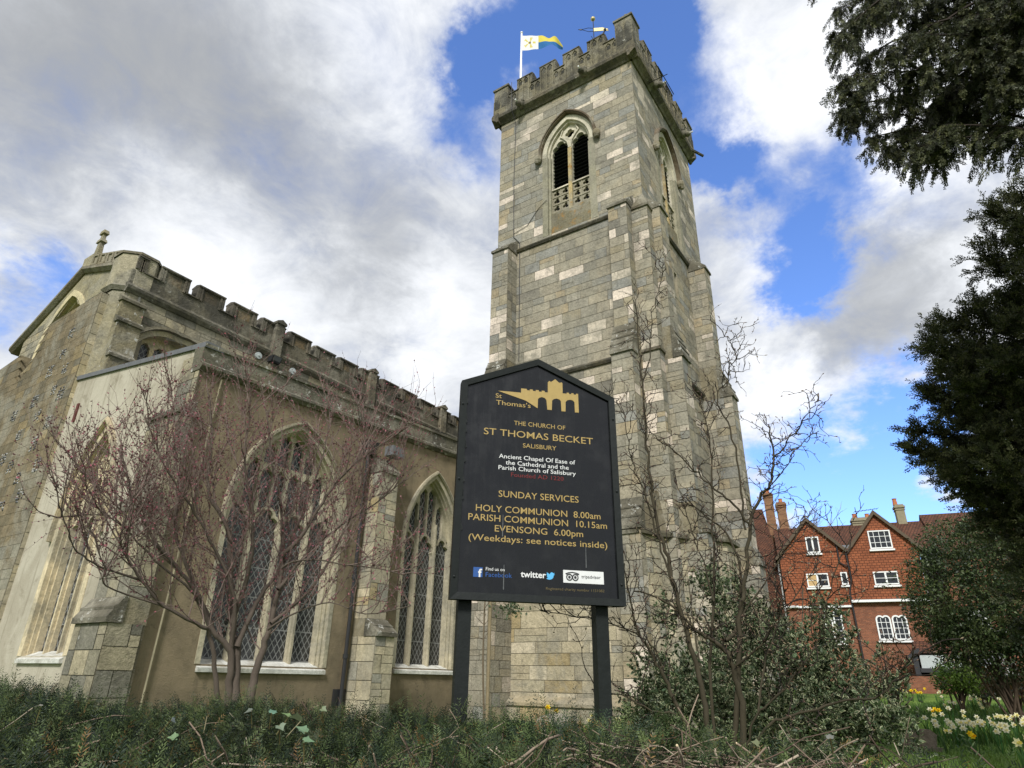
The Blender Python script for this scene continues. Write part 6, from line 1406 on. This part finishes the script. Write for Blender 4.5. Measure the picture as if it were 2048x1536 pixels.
# ---- grass, daffodils, stones
def ground_hit(px, py, h=0.0):
    lo_, hi_ = 2.0, 60.0
    for _ in range(40):
        m_ = (lo_+hi_)/2; p = at(px, py, m_)
        if p.z-gz(p.x, p.y) > h: lo_ = m_
        else: hi_ = m_
    return at(px, py, lo_)
n_ = 42000; u = rng.uniform(-1, 1, n_); dist = np.sqrt(rng.uniform(6.5**2, 34**2, n_)); az = YAW-np.arctan(rng.uniform(-.05, .86, n_)); x = dist*np.cos(az); y = dist*np.sin(az)
z = np.maximum(0, (dist-6)*.0325)+.03*np.sin(x*1.3+y)*np.cos(y*.9-x*.4); d = unit(np.stack([rng.normal(0, .4, n_), rng.normal(0, .4, n_), np.ones(n_)], 1)); s = unit(np.cross(d, rng.normal(size=(n_, 3)))); hgt = rng.uniform(.04, .10, n_)*(1+dist/30)
tri = np.stack([np.stack([x, y, z], 1)-s*.006*(1+dist/12)[:, None], np.stack([x, y, z], 1)+s*.006*(1+dist/12)[:, None], np.stack([x, y, z], 1)+d*hgt[:, None]], 1)
ga = np.where((np.sin(x*.9)*np.cos(y*.7) > .1)[:, None], vary((98, 124, 52), n_, .3), vary((76, 104, 46), n_, .3)); o = polys('grass', tri, ga, 'leaf', None); o['kind'] = 'stuff'
def daffodil_mesh(name, petal, cup, lean, seed):
    rr = random.Random(seed); mb = MB(); top = Vector((lean, 0, .30)); mb.tube([(0, 0, 0), (lean*.3, 0, .16), tuple(top)], .004, 4, lin((84, 112, 50)))
    fd = Vector((-.9, .1, .1)).normalized(); a = fd.cross(Vector((0, 0, 1))).normalized(); b = a.cross(fd); c = top+fd*.02
    for i in range(6):
        an = i*math.pi/3+(.1 if i % 2 else 0); o_ = a*math.cos(an)+b*math.sin(an); t = a*-math.sin(an)+b*math.cos(an); mb.poly([c, c+o_*.025+t*.016+fd*.004, c+o_*.05-fd*.002, c+o_*.025-t*.016+fd*.004], petal)
    for i in range(8):
        a0, a1 = i*math.pi/4, (i+1)*math.pi/4; p = lambda an, r_, h: c+(a*math.cos(an)+b*math.sin(an))*r_+fd*h
        mb.poly([p(a0, .011, .004), p(a1, .011, .004), p(a1, .017, .032), p(a0, .017, .032)], cup)
    for i in range(6):
        an = rr.uniform(0, 6.28); L = rr.uniform(.2, .34); o_ = Vector((math.cos(an), math.sin(an), 0)); t = Vector((-o_.y, o_.x, 0))*.007; p0 = o_*.015; p1 = o_*.05+Vector((0, 0, L*.6)); p2 = o_*rr.uniform(.08, .16)+Vector((0, 0, L)); g_ = tuple(v*rr.uniform(.7, 1.2) for v in lin((70, 100, 52))); mb.poly([p0-t, p0+t, p1+t, p1-t], g_); mb.poly([p1-t, p1+t, p2], g_)
    V = np.array(mb.v); return raw_mesh(name, V, np.array(mb.sz), np.array(mb.ix), np.array(mb.c), [MATS['petal']])
dm = {'w': [daffodil_mesh('daffodil', lin((232, 228, 200)), lin((236, 222, 150)), .05*(i-1), i) for i in range(3)], 'y': [daffodil_mesh('daffodil', lin((238, 208, 40)), lin((240, 180, 20)), .04*(i-1), 10+i) for i in range(3)], 'c': [daffodil_mesh('daffodil', lin((236, 230, 180)), lin((240, 224, 120)), .04*(i-1), 20+i) for i in range(3)]}
rr = random.Random(88)
def plant(kind, px, py, label, group, sc_=1.0, n=1, spread=0):
    for i in range(n):
        x_, y_ = px+rr.uniform(-spread, spread), py+rr.uniform(-spread, spread)*.35; p = ground_hit(x_, y_, .30*sc_); o = bpy.data.objects.new('daffodil', rr.choice(dm[kind])); C.objects.link(o); o.location = (p.x, p.y, gz(p.x, p.y)); s_ = sc_*rr.uniform(.95, 1.2); o.scale = (s_*1.25, s_*1.25, s_)
        o.rotation_euler = (0, 0, YAW+rr.uniform(-1.0, 1.0)); tag(o, label, 'daffodil', group)
for x_, y_ in ((1862, 1446), (1850, 1438), (1872, 1443), (1885, 1447), (1902, 1448), (1910, 1452), (1920, 1451), (1925, 1448), (1935, 1447), (1944, 1449), (1958, 1452), (1966, 1453), (1972, 1450), (1980, 1453), (1988, 1454), (1992, 1450), (2003, 1453), (2015, 1455), (1977, 1440), (1985, 1436), (2008, 1434), (2020, 1433), (2030, 1446), (2032, 1452), (1950, 1451), (1894, 1443)): plant('w', x_, y_, 'pale daffodil in the drifts spread across the lawn below the evergreen tree', 'pale daffodils across the lawn', 1.25)
for x_, y_ in ((1900, 1405), (1905, 1409), (1893, 1414), (1915, 1403), (1898, 1420), (1922, 1388), (1932, 1391), (1940, 1391), (1948, 1391), (1958, 1392), (1964, 1391), (1943, 1396), (1944, 1402), (1963, 1404), (1952, 1400), (1870, 1386), (1881, 1388), (1882, 1393), (2020, 1390), (2029, 1390), (2034, 1398), (2004, 1414)): plant('w', x_, y_, 'pale daffodil in the drifts spread across the lawn below the evergreen tree', 'pale daffodils across the lawn', 1.25)
for k_ in range(46): plant('w' if rr.random() < .6 else 'c', rr.uniform(1855, 2050), rr.choice([1400, 1412, 1436, 1446, 1456, 1462])+rr.gauss(0, 5), 'pale daffodil in the drifts spread across the lawn below the evergreen tree', 'pale daffodils across the lawn', 1.15)
for x_, y_ in ((1792, 1383), (1798, 1384), (1806, 1383), (1812, 1386)): plant('c', x_, y_, 'cream daffodil in the clump at the foot of the brick garden wall', 'cream daffodils by the garden wall', 1.3)
for x_, y_ in ((1822, 1384), (1832, 1383), (1838, 1386), (1846, 1380), (1842, 1387)): plant('y', x_, y_, 'yellow daffodil at the foot of the brick garden wall', 'yellow daffodils by the garden wall', 1.3)
for x_, y_ in ((1861, 1425), (1871, 1421), (1880, 1425)): plant('y', x_, y_, 'yellow daffodil in the trio just behind the pale drift', 'trio of yellow daffodils', 1.2)
for x_, y_ in ((1942, 1468), (1937, 1471), (1948, 1474)): plant('y', x_, y_, 'yellow daffodil standing in front of the pale drift', 'yellow daffodils before the pale drift', 1.2)
for x_, y_ in ((2045, 1484), (2042, 1494)): plant('c', x_, y_, 'large cream daffodil on the lawn, nearer than the pale drift', 'large cream daffodils near the lawn edge', 1.4)
for x_, y_ in ((1090, 1413), (1096, 1420), (1113, 1421), (1121, 1411), (1100, 1418)): plant('y', x_, y_, 'yellow daffodil between the board posts at the tower foot', 'yellow daffodils at the tower foot', 1.25)
for k_ in range(44): plant('c', rr.uniform(1175, 1335), 1434+rr.gauss(0, 8), 'pale cream daffodil in the bed beneath the bare hazel', 'pale daffodils beside the right post', 1.1)
material('rock', plain(lin((150, 142, 130)), .95, .2, 0, 6, .45, .8))
p = ground_hit(1110, 1468); mb = MB(); mb.ball((p.x, p.y, gz(p.x, p.y)+.1), .62, .5, .34, nu=16, nv=9)
for i, v in enumerate(mb.v): q = math.sin(v[0]*9)*math.cos(v[1]*8+v[2]*6)*.05; mb.v[i] = (v[0]+q, v[1]+q*.7, v[2]+q*.6)
o = mb.build('boulder', MATS['rock'], None, smooth=True); tag(o, 'rounded grey boulder behind the hedge near the daffodils', 'boulder')
p = ground_hit(1855, 1500); gs = MB(); zz0 = gz(p.x, p.y); ff = lambda u, n, z: (p.x+Rh.x*u-Fh.x*n+.25*z*Rh.x, p.y+Rh.y*u-Fh.y*n+.25*z*Rh.y, zz0+z)
gs.fprism(ff, [(-.45, -.1), (.15, -.1), (.15, .28), (-.0, .38), (-.3, .38), (-.45, .28)], -.08, .08, lin((112, 100, 88))); gs.fbox(ff, -.55, .25, -.16, .16, -.1, .05, lin((100, 92, 80)))
o = gs.build('gravestone', MATS['church_stone']); tag(o, 'low tilted weathered gravestone beside the holly bush', 'gravestone')
